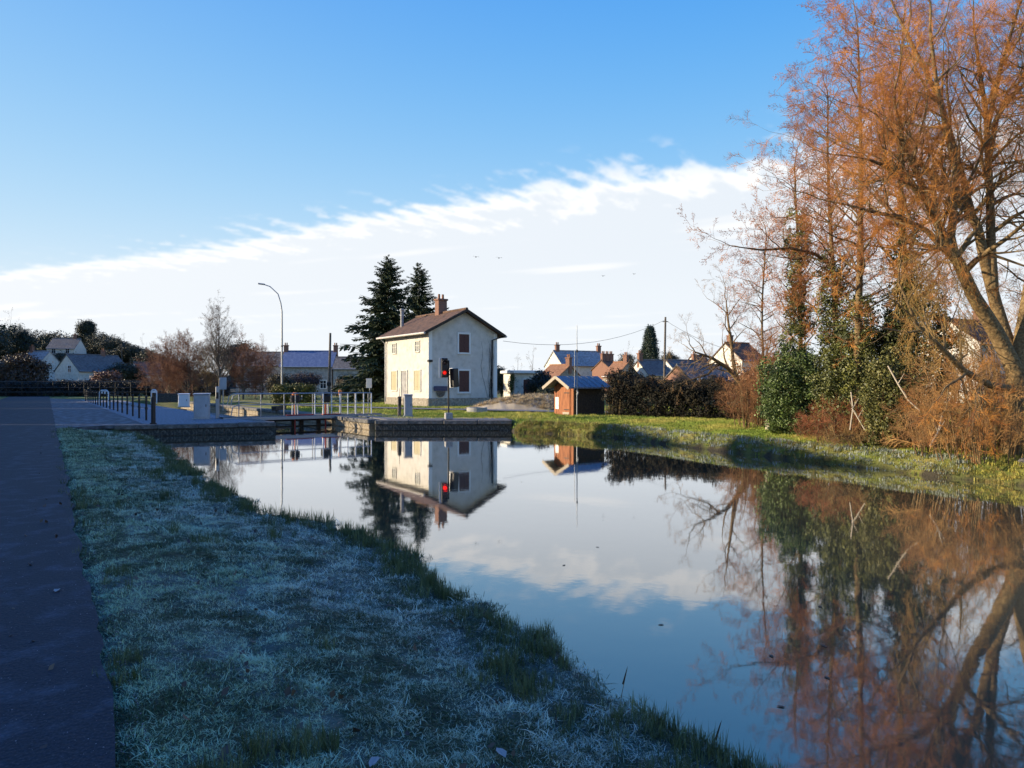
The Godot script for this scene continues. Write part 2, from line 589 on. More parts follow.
func ground_height(x: float, z: float) -> float:
	var sk := canal_distance(Vector2(x, z))
	var sd := sk.x
	var w := road_side(x, z)
	var bump := n_fine.get_noise_2d(x, z)
	var h := 0.45
	if sk.y < 0.5:
		sd += bank_shift(x, z)
		h = 0.27 + 0.18 * smoothstep(0.0, 2.8, sd) + bump * 0.045 * smoothstep(0.0, 0.4, sd)
		if sd < 0.0:
			h = maxf(-1.3, 0.27 + sd * 3.6)
	elif sk.y > 1.5:
		sd += n_mid.get_noise_2d(x * 2.0, z * 2.0) * 0.16
		h = 0.04 + 0.42 * smoothstep(-0.12, 0.42, sd) + 0.08 * smoothstep(0.4, 4.0, sd) + bump * 0.035 * smoothstep(0.2, 0.8, sd)
		if sd < 0.0:
			h = maxf(-1.3, minf(h, 0.04 + sd * 2.0))
	else:
		h = 0.44 if sd > 0.25 else -1.3
	if sk.x > 0.0 and w < 0.9 and w > 0.0 and z > -27.0:
		h = lerpf(0.45, h, smoothstep(0.1, 0.9, w))
	if sk.x > 0.0 and w < 0.1 and w > -ROAD_W - 0.3:
		h = minf(h, 0.435)
	# the heap of earth and cut brush beside the keeper's house
	var mx := (x - 1.6) / 4.4
	var mz := (z + 46.1) / 2.9
	h += 0.85 * maxf(0.0, 1.0 - mx * mx - mz * mz) * (1.0 + bump * 0.25)
	# rising ground behind the far houses
	var d := -z
	if d > 95.0:
		var left := smoothstep(-0.42, -0.6, x / d)
		h += smoothstep(105.0, 230.0, d) * (1.0 + 10.0 * left) + n_big.get_noise_2d(x, z) * 1.5 * smoothstep(120.0, 300.0, d)
	return h

func ground_color(x: float, z: float, sk: Vector2) -> Color:
	var a := n_mid.get_noise_2d(x * 0.9, z * 0.9)
	var b := n_fine.get_noise_2d(x * 2.0, z * 2.0)
	var k := clampf(0.5 + a * 0.9 + b * 0.5, 0.0, 1.0)
	if sk.x < 0.06:
		return Color(0.05, 0.04, 0.026)
	if sk.y < 0.5 and x < 6.0 and z > -30.0:
		# turf under hoar frost, bare of it here and there
		var soil := Color(0.045, 0.05, 0.022).lerp(Color(0.075, 0.095, 0.04), clampf(0.5 + b, 0, 1))
		return soil.lerp(Color(0.28, 0.32, 0.31), clampf(k * 0.7 - 0.15, 0.0, 0.4))
	var mound := 1.0 - pow((x - 1.6) / 4.8, 2.0) - pow((z + 46.1) / 3.2, 2.0)
	if mound > 0.0:
		return Color(0.42, 0.34, 0.22).lerp(Color(0.58, 0.49, 0.34), k)
	if z < -100.0:
		return Color(0.04, 0.045, 0.02).lerp(Color(0.08, 0.065, 0.035), k)
	return Color(0.15, 0.19, 0.035).lerp(Color(0.3, 0.26, 0.07), k * k)

func axis(spans: Array) -> PackedFloat32Array:
	# spans: [start, end, step] growing outwards
	var r := PackedFloat32Array()
	for s in spans:
		var x: float = s[0]
		while x < s[1] - s[2] * 0.5:
			r.append(x)
			x += s[2]
	return r

func make_ground() -> void:
	var xs := axis([[-1500.0, -300.0, 300.0], [-300.0, -100.0, 40.0], [-100.0, -40.0, 6.0], [-40.0, -16.0, 1.2], [-16.0, -8.0, 0.4], [-8.0, 3.0, 0.13], [3.0, 16.0, 0.26], [16.0, 40.0, 1.5], [40.0, 100.0, 8.0], [100.0, 300.0, 40.0], [300.0, 1800.0, 300.0]])
	var zs := axis([[-1800.0, -400.0, 280.0], [-400.0, -100.0, 30.0], [-100.0, -56.0, 4.0], [-56.0, -34.0, 0.7], [-34.0, -13.0, 0.26], [-13.0, 0.0, 0.13], [0.0, 20.0, 1.4], [20.0, 80.0, 10.0], [80.0, 600.0, 100.0]])
	var nx := xs.size()
	var nz := zs.size()
	var v := PackedVector3Array()
	var c := PackedColorArray()
	v.resize(nx * nz)
	c.resize(nx * nz)
	for j in nz:
		for i in nx:
			var x := xs[i]
			var z := zs[j]
			v[j * nx + i] = Vector3(x, ground_height(x, z), z)
			c[j * nx + i] = ground_color(x, z, canal_distance(Vector2(x, z)))
	var nn := PackedVector3Array()
	nn.resize(nx * nz)
	for j in nz:
		for i in nx:
			var l := v[j * nx + maxi(i - 1, 0)]
			var r := v[j * nx + mini(i + 1, nx - 1)]
			var f := v[maxi(j - 1, 0) * nx + i]
			var b := v[mini(j + 1, nz - 1) * nx + i]
			nn[j * nx + i] = (b - f).cross(r - l).normalized()
	var idx := PackedInt32Array()
	for j in nz - 1:
		for i in nx - 1:
			var a := j * nx + i
			idx.append_array([a, a + 1, a + nx + 1, a, a + nx + 1, a + nx])
	var arr := []
	arr.resize(Mesh.ARRAY_MAX)
	arr[Mesh.ARRAY_VERTEX] = v
	arr[Mesh.ARRAY_NORMAL] = nn
	arr[Mesh.ARRAY_COLOR] = c
	arr[Mesh.ARRAY_INDEX] = idx
	var m := ArrayMesh.new()
	m.add_surface_from_arrays(Mesh.PRIMITIVE_TRIANGLES, arr)
	structure("ground", m, M.ground)

func sheet(points: PackedVector2Array, y: float, thick := 0.0) -> MB:
	var mb := MB.new()
	var idx := Geometry2D.triangulate_polygon(points)
	for k in idx.size() / 3:
		var q := []
		for e in 3:
			var p := points[idx[k * 3 + e]]
			q.append(Vector3(p.x, y, p.y))
		mb.tri(q[0], q[1], q[2], Vector3.UP, Vector3.UP, Vector3.UP)
	if thick > 0.0:
		for i in points.size():
			var a := points[i]
			var b := points[(i + 1) % points.size()]
			mb.quad(Vector3(a.x, y, a.y), Vector3(b.x, y, b.y), Vector3(b.x, y - thick, b.y), Vector3(a.x, y - thick, a.y))
	return mb

func make_surfaces() -> void:
	# the canal
	var w := MB.new()
	w.quad(Vector3(-60, 0, -84), Vector3(70, 0, -84), Vector3(70, 0, 50), Vector3(-60, 0, 50), Vector3.UP)
	structure("canal_water", w, M.water)
	# tarmac road along the canal, with a frayed edge against the turf
	var right := PackedVector2Array()
	var left := PackedVector2Array()
	var t := -14.0
	while t < 108.0:
		var p := ROAD_P + ROAD_D * t
		var ragged := n_fine.get_noise_2d(p.x * 0.8, p.y * 0.8) * 0.04 + n_mid.get_noise_2d(p.x, p.y) * 0.05
		right.append(p + Vector2(0.833, -0.5535) * ragged)
		left.append(p - Vector2(0.833, -0.5535) * (ROAD_W + ragged))
		t += 0.18 if t < 20.0 else 1.5
	var road := MB.new()
	for i in right.size() - 1:
		road.quad(Vector3(left[i].x, 0.484, left[i].y), Vector3(right[i].x, 0.484, right[i].y), Vector3(right[i + 1].x, 0.484, right[i + 1].y), Vector3(left[i + 1].x, 0.484, left[i + 1].y), Vector3.UP)
	structure("road", road, M.asphalt)
	# frosted lockside between the road and the chamber
	var a := ROAD_P + ROAD_D * 27.2
	var b := ROAD_P + ROAD_D * 92.0
	var off := Vector2(0.833, -0.5535) * -0.12
	var l1 := L0 + U * 48.0
	var paving := sheet(PackedVector2Array([Vector2(-14.6, -27.9), Vector2(L0.x, L0.z) + Vector2(-0.5, 0.0), Vector2(l1.x, l1.z) + Vector2(-0.5, 0.0), Vector2(-45.3, -73.4)]), 0.479, 0.12)
	structure("lockside_pavement", paving, M.paving)
	var yard := sheet(PackedVector2Array([a + off, Vector2(-16.0, -27.35), Vector2(-14.6, -27.9), Vector2(-45.3, -73.4), b + off]), 0.475, 0.12)
	structure("road_yard", yard, M.frosted_asphalt)
	# lane past the keeper's house
	var c := [Vector2(9, -37.4), Vector2(-0.7, -42.8), Vector2(-9.5, -47.6), Vector2(-17.5, -54.0), Vector2(-27, -66.0), Vector2(-36, -80.0)]
	var ring := PackedVector2Array()
	for p in c:
		ring.append(p + Vector2(0.9, 1.5))
	c.reverse()
	for p in c:
		ring.append(p - Vector2(0.9, 1.5))
	structure("lane", sheet(ring, 0.512), M.gravel_road)

# ------------------------------------------------------------------ grass
func blade(mb: MB, root: Vector3, dir: Vector3, length: float, width: float, droop: float) -> void:
	var side := dir.cross(Vector3.UP)
	side = side.normalized() if side.length() > 0.01 else Vector3.RIGHT
	var p0 := root
	var p1 := root + dir * length * 0.55 + Vector3.DOWN * droop * length * 0.12
	var p2 := root + dir * length * 0.95 + (Vector3(dir.x, 0, dir.z)) * droop * length * 0.3 + Vector3.DOWN * droop * length * 0.5
	var nrm := side.cross(dir).normalized()
	if nrm.y < 0.0:
		nrm = -nrm
	mb.tri(p0 - side * width, p0 + side * width, p1 + side * width * 0.8, nrm, nrm, nrm)
	mb.tri(p0 - side * width, p1 + side * width * 0.8, p1 - side * width * 0.8, nrm, nrm, nrm)
	mb.tri(p1 - side * width * 0.8, p1 + side * width * 0.8, p2, nrm, nrm, nrm)

func tuft_mesh(seed_: int, blades: int, spread: float, len0: float, len1: float, lean: float, width: float, droop: float) -> ArrayMesh:
	var r := RandomNumberGenerator.new()
	r.seed = seed_
	var mb := MB.new()
	for i in blades:
		var a := r.randf() * TAU
		var out := r.randf() * lean
		var dir := Vector3(cos(a) * out, 1.0, sin(a) * out).normalized()
		var q := Vector2.from_angle(r.randf() * TAU) * sqrt(r.randf()) * spread
		var k := r.randf_range(0.75, 1.2)
		mb.tint = Color(k, k, k)
		blade(mb, Vector3(q.x, -0.012, q.y), dir, r.randf_range(len0, len1), width * r.randf_range(0.7, 1.2), droop * r.randf())
	return mb.mesh()

func make_grass() -> void:
	rng.seed = 77
	var matted := [tuft_mesh(1, 20, 0.06, 0.015, 0.05, 2.4, 0.0019, 1.0), tuft_mesh(2, 12, 0.08, 0.04, 0.11, 5.0, 0.0018, 1.3)]
	var tall := tuft_mesh(3, 18, 0.05, 0.1, 0.24, 0.7, 0.0028, 0.8)
	var short := tuft_mesh(4, 18, 0.09, 0.04, 0.1, 1.2, 0.005, 0.8)
	var sets := [[[], []], [[], []], [[], []]]
	# the near bank, thinning out with distance as the tufts grow less distinct
	for i in 115000:
		var d := 1.8 * pow(29.0 / 1.8, rng.randf())
		var w := rng.randf_range(-0.14, 6.2)
		var t := (d - 2.95 - 0.5535 * w) / 0.833
		var p := ROAD_P + ROAD_D * t + Vector2(0.833, -0.5535) * w
		if p.y > -1.7 or p.y < -27.9 or absf(p.x) > -p.y * 0.75 + 1.2:
			continue
		if p.x < -14.6 and p.y < -26.9 + (p.x + 16.0) * 0.5:
			continue
		var sk := canal_distance(p)
		var sd := sk.x + bank_shift(p.x, p.y)
		if sk.y > 1.5 or sd < -0.03:
			continue
		var y := ground_height(p.x, p.y)
		var a := n_mid.get_noise_2d(p.x * 0.9, p.y * 0.9)
		var b := n_fine.get_noise_2d(p.x * 2.0, p.y * 2.0)
		var frost := clampf(0.62 + a * 0.4 + b * 0.95 + 0.45 * n_fine.get_noise_2d(p.x * 5.0, p.y * 5.0) + rng.randf_range(-0.5, 0.5) - 0.4 * smoothstep(0.55, 0.05, sd), 0.0, 1.0)
		var big := maxf(1.0, pow(d / 5.0, 0.55))
		var green := Color(0.045, 0.075, 0.018).lerp(Color(0.12, 0.12, 0.05), rng.randf() * rng.randf())
		var rime := Color(0.52, 0.66, 0.4).lerp(Color(0.72, 0.76, 0.6), smoothstep(0.3, 2.2, w + 1.2 * n_mid.get_noise_2d(p.x * 0.6 + 70.0, p.y * 0.6)))
		var col := green.lerp(rime, smoothstep(0.15, 1.05, frost))
		var basis := Basis(Vector3.UP, rng.randf() * TAU) * Basis(Vector3.RIGHT, rng.randf_range(-0.2, 0.2))
		var lipness := smoothstep(0.5, 0.05, sd) * 0.4 * smoothstep(-0.35, 0.2, n_mid.get_noise_2d(p.x * 1.7 + 9.0, p.y * 1.7)) + smoothstep(0.3, 0.6, n_mid.get_noise_2d(p.x * 1.2 + 31.0, p.y * 1.2)) * 0.2
		var k := 2 if rng.randf() < lipness else (1 if rng.randf() < 0.12 + 0.3 * smoothstep(1.4, 3.0, w) else 0)
		var s := rng.randf_range(0.6, 1.35) * big * (1.0 + 0.5 * n_mid.get_noise_2d(p.x * 2.0 + 50.0, p.y * 2.0))
		if k == 2:
			s = rng.randf_range(0.35, 0.85) * minf(big, 1.4)
			col = Color(0.05, 0.075, 0.016).lerp(Color(0.17, 0.2, 0.08), rng.randf() * 0.9)
		sets[k][0].append(Transform3D(basis.scaled(Vector3(s, s * (0.8 if k < 2 else 1.0), s)), Vector3(p.x, y, p.y)))
		sets[k][1].append(col)
	var o := copies(self, "frosted_grass", matted[0], M.blade, sets[0][0], sets[0][1])
	tag(o, "short matted grass white with hoar frost between road and canal", "grass")
	o = copies(self, "frosted_grass_001", matted[1], M.blade, sets[1][0], sets[1][1])
	tag(o, "flattened frosty grass blades mixed into the near canal bank", "grass")
	o = copies(self, "bank_grass", tall, M.blade, sets[2][0], sets[2][1])
	tag(o, "taller dark green grass fringing the near water's edge", "grass")
	# brown leaf scraps caught in the turf, and grit along the tarmac's edge
	var scrap := leaf_clump(61, 1, 1.0)
	var litter := [[], []]
	for i in 420:
		var d := 2.4 * pow(18.0 / 2.4, rng.randf())
		var w := rng.randf_range(-0.5, 5.0)
		var p := ROAD_P + ROAD_D * ((d - 2.95 - 0.5535 * w) / 0.833) + Vector2(0.833, -0.5535) * w
		var sk := canal_distance(p)
		if sk.x < 0.15 or sk.y > 0.5:
			continue
		var s := rng.randf_range(0.025, 0.055)
		litter[0].append(Transform3D((Basis(Vector3.UP, rng.randf() * TAU) * Basis(Vector3.RIGHT, rng.randf_range(-0.6, 0.6))).scaled(Vector3(s, s, s)), Vector3(p.x, (0.49 if w < 0.0 else ground_height(p.x, p.y) + 0.03), p.y)))
		litter[1].append(Color(0.05, 0.03, 0.018).lerp(Color(0.2, 0.14, 0.09), rng.randf() * rng.randf()))
	o = copies(self, "leaf_litter", scrap, M.leaf, litter[0], litter[1])
	tag(o, "scraps of dead brown leaf scattered over the frosted turf", "leaves")
	var stone := MB.new()
	stone.blob(Vector3.ZERO, Vector3(1.0, 0.6, 0.8), 5, 3)
	var grit := [[], []]
	for i in 2600:
		var d := 2.4 * pow(16.0 / 2.4, rng.randf())
		var w := 0.1 - 1.6 * pow(rng.randf(), 2.6)
		var p := ROAD_P + ROAD_D * ((d - 2.95 - 0.5535 * w) / 0.833) + Vector2(0.833, -0.5535) * w
		var s := rng.randf_range(0.0015, 0.005)
		grit[0].append(Transform3D(Basis(Vector3.UP, rng.randf() * TAU).scaled(Vector3(s, s, s)), Vector3(p.x, 0.485, p.y)))
		grit[1].append(Color(0.06, 0.06, 0.065).lerp(Color(0.36, 0.38, 0.42), rng.randf() * rng.randf()))
	o = copies(self, "road_grit", stone.mesh(), M.twig, grit[0], grit[1])
	tag(o, "pale frosted grit strewn along the tarmac edge", "gravel")
	# the sunlit lawn across the water
	var lawn := [[], []]
	var bank := [[], []]
	for i in 120000:
		var d := 13.0 * pow(60.0 / 13.0, rng.randf())
		var x := rng.randf_range(-0.34, 0.8) * d
		var p := Vector2(x, -d)
		var sk := canal_distance(p)
		if sk.y < 0.5 or sk.x < (0.35 if sk.y < 1.5 else 0.0):
			continue
		if sk.y < 1.5 and (p - Vector2(R0.x, R0.z)).dot(Vector2(V.x, V.z)) < 1.0:
			continue
		if sk.y < 1.5 and sk.x < 1.3:
			continue
		if d > 52.0 and x > -4.0:
			continue
		if on_lane(p):
			continue
		var y := ground_height(p.x, p.y)
		var face := smoothstep(0.7, 0.1, sk.x) if sk.y > 1.5 else 0.0
		var a := n_mid.get_noise_2d(p.x * 0.5, p.y * 0.5)
		var mound := 1.0 - pow((x - 1.6) / 4.8, 2.0) - pow((p.y + 46.1) / 3.2, 2.0)
		var straw := clampf(0.3 + a * 0.9 + rng.randf_range(-0.3, 0.3), 0.0, 1.0)
		var col := Color(0.19, 0.27, 0.025).lerp(Color(0.5, 0.42, 0.09), straw)
		if mound > 0.0:
			col = Color(0.28, 0.2, 0.1).lerp(Color(0.4, 0.32, 0.2), rng.randf())
		if face > 0.3 and p.y > -28.0 and p.y < -15.4 and rng.randf() < 0.75:
			col = Color(0.08, 0.11, 0.04).lerp(Color(0.46, 0.5, 0.48), rng.randf())   # frost lies on where the sun has not reached
		var s := rng.randf_range(0.6, 1.2) * pow(d / 14.0, 0.6)
		var basis := Basis(Vector3.UP, rng.randf() * TAU)
		var to := bank if face > 0.3 else lawn
		to[0].append(Transform3D(basis.scaled(Vector3(s, s * 1.0, s)), Vector3(p.x, y - 0.01, p.y)))
		to[1].append(col)
	o = copies(self, "lawn_grass", short, M.blade, lawn[0], lawn[1])
	tag(o, "short sunlit green lawn grass across the canal", "grass")
	var straws := [[], []]
	for i in 2600:
		var f := rng.randf_range(0.6, 8.6)
		var k := int(f)
		var p: Vector2 = right_bank[k].lerp(right_bank[k + 1], f - k)
		var gap := 1.0 if k < 3 else (0.25 if k < 7 else 0.6)
		if rng.randf() > gap:
			continue
		p += (p - Vector2(-3.0, -18.0)).normalized() * rng.randf_range(-0.05, 0.4)
		var s := rng.randf_range(0.5, 1.2) * (0.6 if k > 5 else 1.0)
		straws[0].append(Transform3D(Basis(Vector3.UP, rng.randf() * TAU).scaled(Vector3(s * 1.3, s, s * 1.3)), Vector3(p.x, maxf(ground_height(p.x, p.y) - 0.02, 0.0), p.y)))
		straws[1].append(Color(0.12, 0.14, 0.03).lerp(Color(0.42, 0.32, 0.11), rng.randf()))
	for i in 1500:
		var q := Vector2.from_angle(rng.randf() * TAU) * sqrt(rng.randf())
		var p := Vector2(1.6 + q.x * 4.5, -46.1 + q.y * 2.9)
		if on_lane(p):
			continue
		var s := rng.randf_range(0.7, 1.8)
		straws[0].append(Transform3D((Basis(Vector3.UP, rng.randf() * TAU) * Basis(Vector3.RIGHT, rng.randf_range(-0.9, 0.9))).scaled(Vector3(s * 2.2, s, s * 2.2)), Vector3(p.x, ground_height(p.x, p.y) - 0.02, p.y)))
		straws[1].append(Color(0.4, 0.3, 0.17).lerp(Color(0.68, 0.55, 0.35), rng.randf()))
	o = copies(self, "bank_grass_002", tall, M.blade, straws[0], straws[1])
	tag(o, "tall straw coloured grass along the far water's edge and on the brush heap", "grass")
	o = copies(self, "bank_grass_001", short, M.blade, bank[0], bank[1])
	tag(o, "rough grass hanging on the far canal bank", "grass")

func on_lane(p: Vector2) -> bool:
	var c := [Vector2(9, -37.4), Vector2(-0.7, -42.8), Vector2(-9.5, -47.6), Vector2(-17.5, -54.0), Vector2(-27, -66.0)]
	for i in 4:
		var a: Vector2 = c[i]
		var ab: Vector2 = c[i + 1] - a
		var t := clampf((p - a).dot(ab) / ab.length_squared(), 0.0, 1.0)
		if (p - a - ab * t).length() < 1.7:
			return true
	return false

# ------------------------------------------------------------------ plants
func aim(dir: Vector3, roll: float) -> Basis:
	var y := dir.normalized()
	var x := y.cross(Vector3.RIGHT if absf(y.x) < 0.8 else Vector3.FORWARD).normalized()
	return Basis(x, y, x.cross(y)) * Basis(Vector3.UP, roll)

func twig_spray(seed_: int, subs: int, r: float, droop: float, catkins := 0) -> ArrayMesh:
	# a leafless shoot one metre long along +y with its side twigs
	var g := RandomNumberGenerator.new()
	g.seed = seed_
	var mb := MB.new()
	var stem := [Vector3.ZERO]
	var rad := [r]
	for i in 4:
		stem.append(stem[-1] + Vector3(g.randf_range(-0.06, 0.06), 0.25, g.randf_range(-0.06, 0.06)) + Vector3(0.04, -0.03, 0) * droop * i)
		rad.append(r * (1.0 - 0.2 * (i + 1)) + r * 0.06)
	mb.tube(stem, rad, 3, false)
	for i in subs:
		var k := g.randf_range(0.08, 0.98) * 4.0
		var j := mini(int(k), 3)
		var p: Vector3 = stem[j].lerp(stem[j + 1], k - j)
		var a := g.randf() * TAU
		var dir := Vector3(cos(a), g.randf_range(0.5, 1.3), sin(a)).normalized()
		var l := g.randf_range(0.16, 0.5) * (1.15 - k * 0.15)
		var p1 := p + dir * l * 0.5
		var p2 := p1 + (dir + Vector3(g.randf_range(-0.3, 0.3), 0.15 - droop * 0.8, g.randf_range(-0.3, 0.3))) * l * 0.5
		mb.tube([p, p1, p2], [r * 0.6, r * 0.45, r * 0.25], 3, false)
		for s in 2:
			var b := g.randf() * TAU
			var d2 := (dir + Vector3(cos(b), 0.1, sin(b)) * 0.8).normalized()
			mb.tube([p1, p1 + d2 * l * g.randf_range(0.25, 0.5)], [r * 0.4, r * 0.22], 3, false)
		if i < catkins:
			mb.blob(p2 + Vector3.DOWN * 0.02, Vector3(0.014, 0.032, 0.014), 4, 3)
			mb.blob(p1 + Vector3(0.02, -0.02, 0.01), Vector3(0.013, 0.028, 0.013), 4, 3)
	return mb.mesh()

func leaf_clump(seed_: int, leaves: int, size: float, flat := 0.5) -> ArrayMesh:
	# leaves scattered through a ball of radius 1; size is a leaf's length in the same units
	var g := RandomNumberGenerator.new()
	g.seed = seed_
	var mb := MB.new()
	for i in leaves:
		var p := Vector3(g.randfn(), g.randfn(), g.randfn()).normalized() * pow(g.randf(), 0.45)
		var nrm := (p + Vector3(g.randfn(), g.randfn() + flat, g.randfn()) * 0.5).normalized()
		var a := aim(nrm, g.randf() * TAU)
		var l := size * g.randf_range(0.6, 1.2)
		var tip := p + a.x * l
		var m := p + a.x * l * 0.45
		var k := g.randf_range(0.7, 1.25)
		mb.tint = Color(k, k, k)
		mb.tri(p, m + a.z * l * 0.38 + nrm * l * 0.1, tip, nrm, nrm, nrm)
		mb.tri(p, tip, m - a.z * l * 0.38 + nrm * l * 0.1, nrm, nrm, nrm)
	return mb.mesh()

func spruce_frond(seed_: int) -> ArrayMesh:
	# one bough a metre long along +x, with hanging side shoots
	var g := RandomNumberGenerator.new()
	g.seed = seed_
	var mb := MB.new()
	mb.tube([Vector3.ZERO, Vector3(0.5, -0.07, 0), Vector3(1.0, -0.04, 0)], [0.02, 0.012, 0.004], 3, false)
	for i in 46:
		var t := g.randf_range(0.08, 1.0)
		var p := Vector3(t, -0.14 * t * (1.6 - t), 0)
		var s := -1.0 if i % 2 else 1.0
		var l := g.randf_range(0.14, 0.34) * (1.12 - t * 0.7)
		var dir := Vector3(g.randf_range(0.3, 0.8), g.randf_range(-0.75, 0.2), s * g.randf_range(0.35, 1.0)).normalized()
		var w := dir.cross(Vector3(g.randfn(), g.randfn(), g.randfn())).normalized() * l * 0.17
		var nrm := dir.cross(w).normalized()
		if nrm.y < 0.0:
			nrm = -nrm
		var k := g.randf_range(0.65, 1.3)
		mb.tint = Color(k, k, k)
		mb.tri(p - w * 0.5, p + dir * l * 0.5 + w, p + dir * l, nrm, nrm, nrm)
		mb.tri(p - w * 0.5, p + dir * l, p + dir * l * 0.5 - w, nrm, nrm, nrm)
	return mb.mesh()

func make_shared() -> void:
	S.willow = [twig_spray(1, 17, 0.007, 0.25), twig_spray(2, 17, 0.007, 0.5)]
	S.alder = [twig_spray(3, 15, 0.007, 0.1, 15), twig_spray(4, 15, 0.007, 0.2, 15)]
	S.ivy = [leaf_clump(5, 40, 0.42), leaf_clump(6, 40, 0.36)]
	S.clump = [leaf_clump(7, 60, 0.3), leaf_clump(8, 60, 0.26)]
	S.frond = [spruce_frond(9), spruce_frond(10)]

func limb(T: Dictionary, p: Vector3, dir: Vector3, length: float, r: float, level: int) -> void:
	var g: RandomNumberGenerator = T.rng
	var steps := 5 if level < 2 else 3
	var pts := [p]
	var rad := [r]
	var d := dir.normalized()
	for i in steps:
		d = (d + Vector3(g.randfn(), g.randfn(), g.randfn()) * T.wander + Vector3.UP * T.lift * (1.0 if level > 0 else 0.3)).normalized()
		pts.append(pts[-1] + d * length / steps)
		rad.append(r * lerpf(1.0, 0.35, (i + 1.0) / steps))
	clothe(T, pts, rad, level)

func clothe(T: Dictionary, pts: Array, rad: Array, level: int) -> void:
	# a limb along pts, then its side limbs and, at the last level, its sprays of twigs
	var g: RandomNumberGenerator = T.rng
	T.mb.tube(pts, rad, [9, 6, 5, 4, 3][mini(level, 4)], level == 0)
	var total := 0.0
	for i in pts.size() - 1:
		total += (pts[i + 1] - pts[i]).length()
	var from: float = T.bare if level == 0 else 0.15
	if level >= T.levels:
		var k: int = maxi(2, int(total * T.sprays))
		for i in k:
			var f := lerpf(0.1, 1.0, (i + g.randf()) / k)
			var q := along(pts, f)
			spray(T, q[0], q[1])
		spray(T, pts[-1], (pts[-1] - pts[-2]).normalized())
		return
	var kids: int = maxi(2, int(total * T.kids[level]))
	for i in kids:
		var f := lerpf(from, 1.0, (i + g.randf()) / kids)
		var q := along(pts, f)
		var tangent: Vector3 = q[1]
		var out := tangent.cross(Vector3(g.randfn(), g.randfn() * 0.5, g.randfn())).normalized()
		var dir: Vector3 = (tangent * g.randf_range(0.35, 0.9) + out * g.randf_range(0.7, 1.1) + T.sway).normalized()
		var rr: float = lerpf(rad[0], rad[-1], f)
		var l: float = T.reach[level] * g.randf_range(0.6, 1.25) * lerpf(1.1, 0.65, f)
		limb(T, q[0], dir, l, minf(rr * 0.6, T.thick[level]), level + 1)
	# the leader goes on
	limb(T, pts[-1], pts[-1] - pts[-2], T.reach[level] * 0.8, rad[-1] * 0.9, level + 1)

func along(pts: Array, f: float) -> Array:
	var k := clampf(f, 0.0, 0.999) * (pts.size() - 1)
	var i := int(k)
	return [pts[i].lerp(pts[i + 1], k - i), (pts[i + 1] - pts[i]).normalized()]

func spray(T: Dictionary, p: Vector3, tangent: Vector3) -> void:
	var g: RandomNumberGenerator = T.rng
	var dir: Vector3 = (tangent * 0.8 + Vector3(g.randfn(), g.randfn(), g.randfn()) * 0.55 + Vector3.UP * T.spray_lift).normalized()
	var s: float = T.spray_size * g.randf_range(0.6, 1.3)
	var w := s * g.randf_range(0.85, 1.15)
	T.at.append(Transform3D(aim(dir, g.randf() * TAU).scaled_local(Vector3(w, s, w)), p))
	var c: Color = T.col[0].lerp(T.col[1], g.randf())
	if T.mixed:
		c = c.lerp(Color(0.22, 0.1, 0.05), 0.6 * smoothstep(-0.1, 0.5, n_mid.get_noise_3dv(p * 1.3)))
	T.tone.append(c)

func new_tree(seed_: int, o: Dictionary) -> Dictionary:
	var T := {"mb": MB.new(), "at": [], "tone": [], "rng": RandomNumberGenerator.new(), "wander": 0.16, "lift": 0.05, "bare": 0.3, "levels": 2, "kids": [2.2, 2.2, 2.0], "reach": [2.0, 1.0, 0.6], "thick": [0.07, 0.03, 0.012], "sprays": 4.0, "spray_size": 0.7, "spray_lift": 0.15, "sway": Vector3.ZERO, "mixed": false, "col": [Color(0.2, 0.09, 0.03), Color(0.34, 0.15, 0.045)]}
	T.merge(o, true)
	T.rng.seed = seed_
	return T

func finish_tree(T: Dictionary, o: Node3D, bark: Material, twigs: Array, crown := "crown") -> void:
	# meshes are built in world space and hung on the thing's base
	var back := o.transform.affine_inverse()
	var tr := part(o, "trunk", T.mb, bark)
	tr.transform = back
	var half := [[[], []], [[], []]]
	for i in T.at.size():
		half[i % 2][0].append(back * T.at[i])
		half[i % 2][1].append(T.tone[i])
	for k in 2:
		if half[k][0].size():
			copies(o, crown, twigs[k], M.twig, half[k][0], half[k][1])

func clumps(o: Node3D, called: String, meshes: Array, m: Material, spots: Array, size: float, c0: Color, c1: Color, seed_: int) -> void:
	var g := RandomNumberGenerator.new()
	g.seed = seed_
	var back := o.transform.affine_inverse()
	var half := [[[], []], [[], []]]
	for p in spots:
		var k := g.randi() % 2
		var s := size * g.randf_range(0.65, 1.35)
		half[k][0].append(back * Transform3D((Basis(Vector3.UP, g.randf() * TAU) * Basis(Vector3.RIGHT, g.randf() * 0.8)).scaled(Vector3(s, s, s)), p))
		half[k][1].append(c0.lerp(c1, g.randf()))
	for k in 2:
		if half[k][0].size():
			copies(o, called, meshes[k], m, half[k][0], half[k][1])

func ball_spots(center: Vector3, radius: Vector3, count: int, seed_: int, shell := 0.5) -> Array:
	var g := RandomNumberGenerator.new()
	g.seed = seed_
	var f := FastNoiseLite.new()
	f.seed = seed_
	f.frequency = 0.9
	var r := []
	for i in count:
		var u := Vector3(g.randfn(), g.randfn(), g.randfn()).normalized()
		var lump := 1.0 + 0.55 * f.get_noise_3dv(u * 1.6)
		var p := center + u * radius * lerpf(shell, 1.0, sqrt(g.randf())) * lump
		if p.y > 0.35:
			r.append(p)
	return r

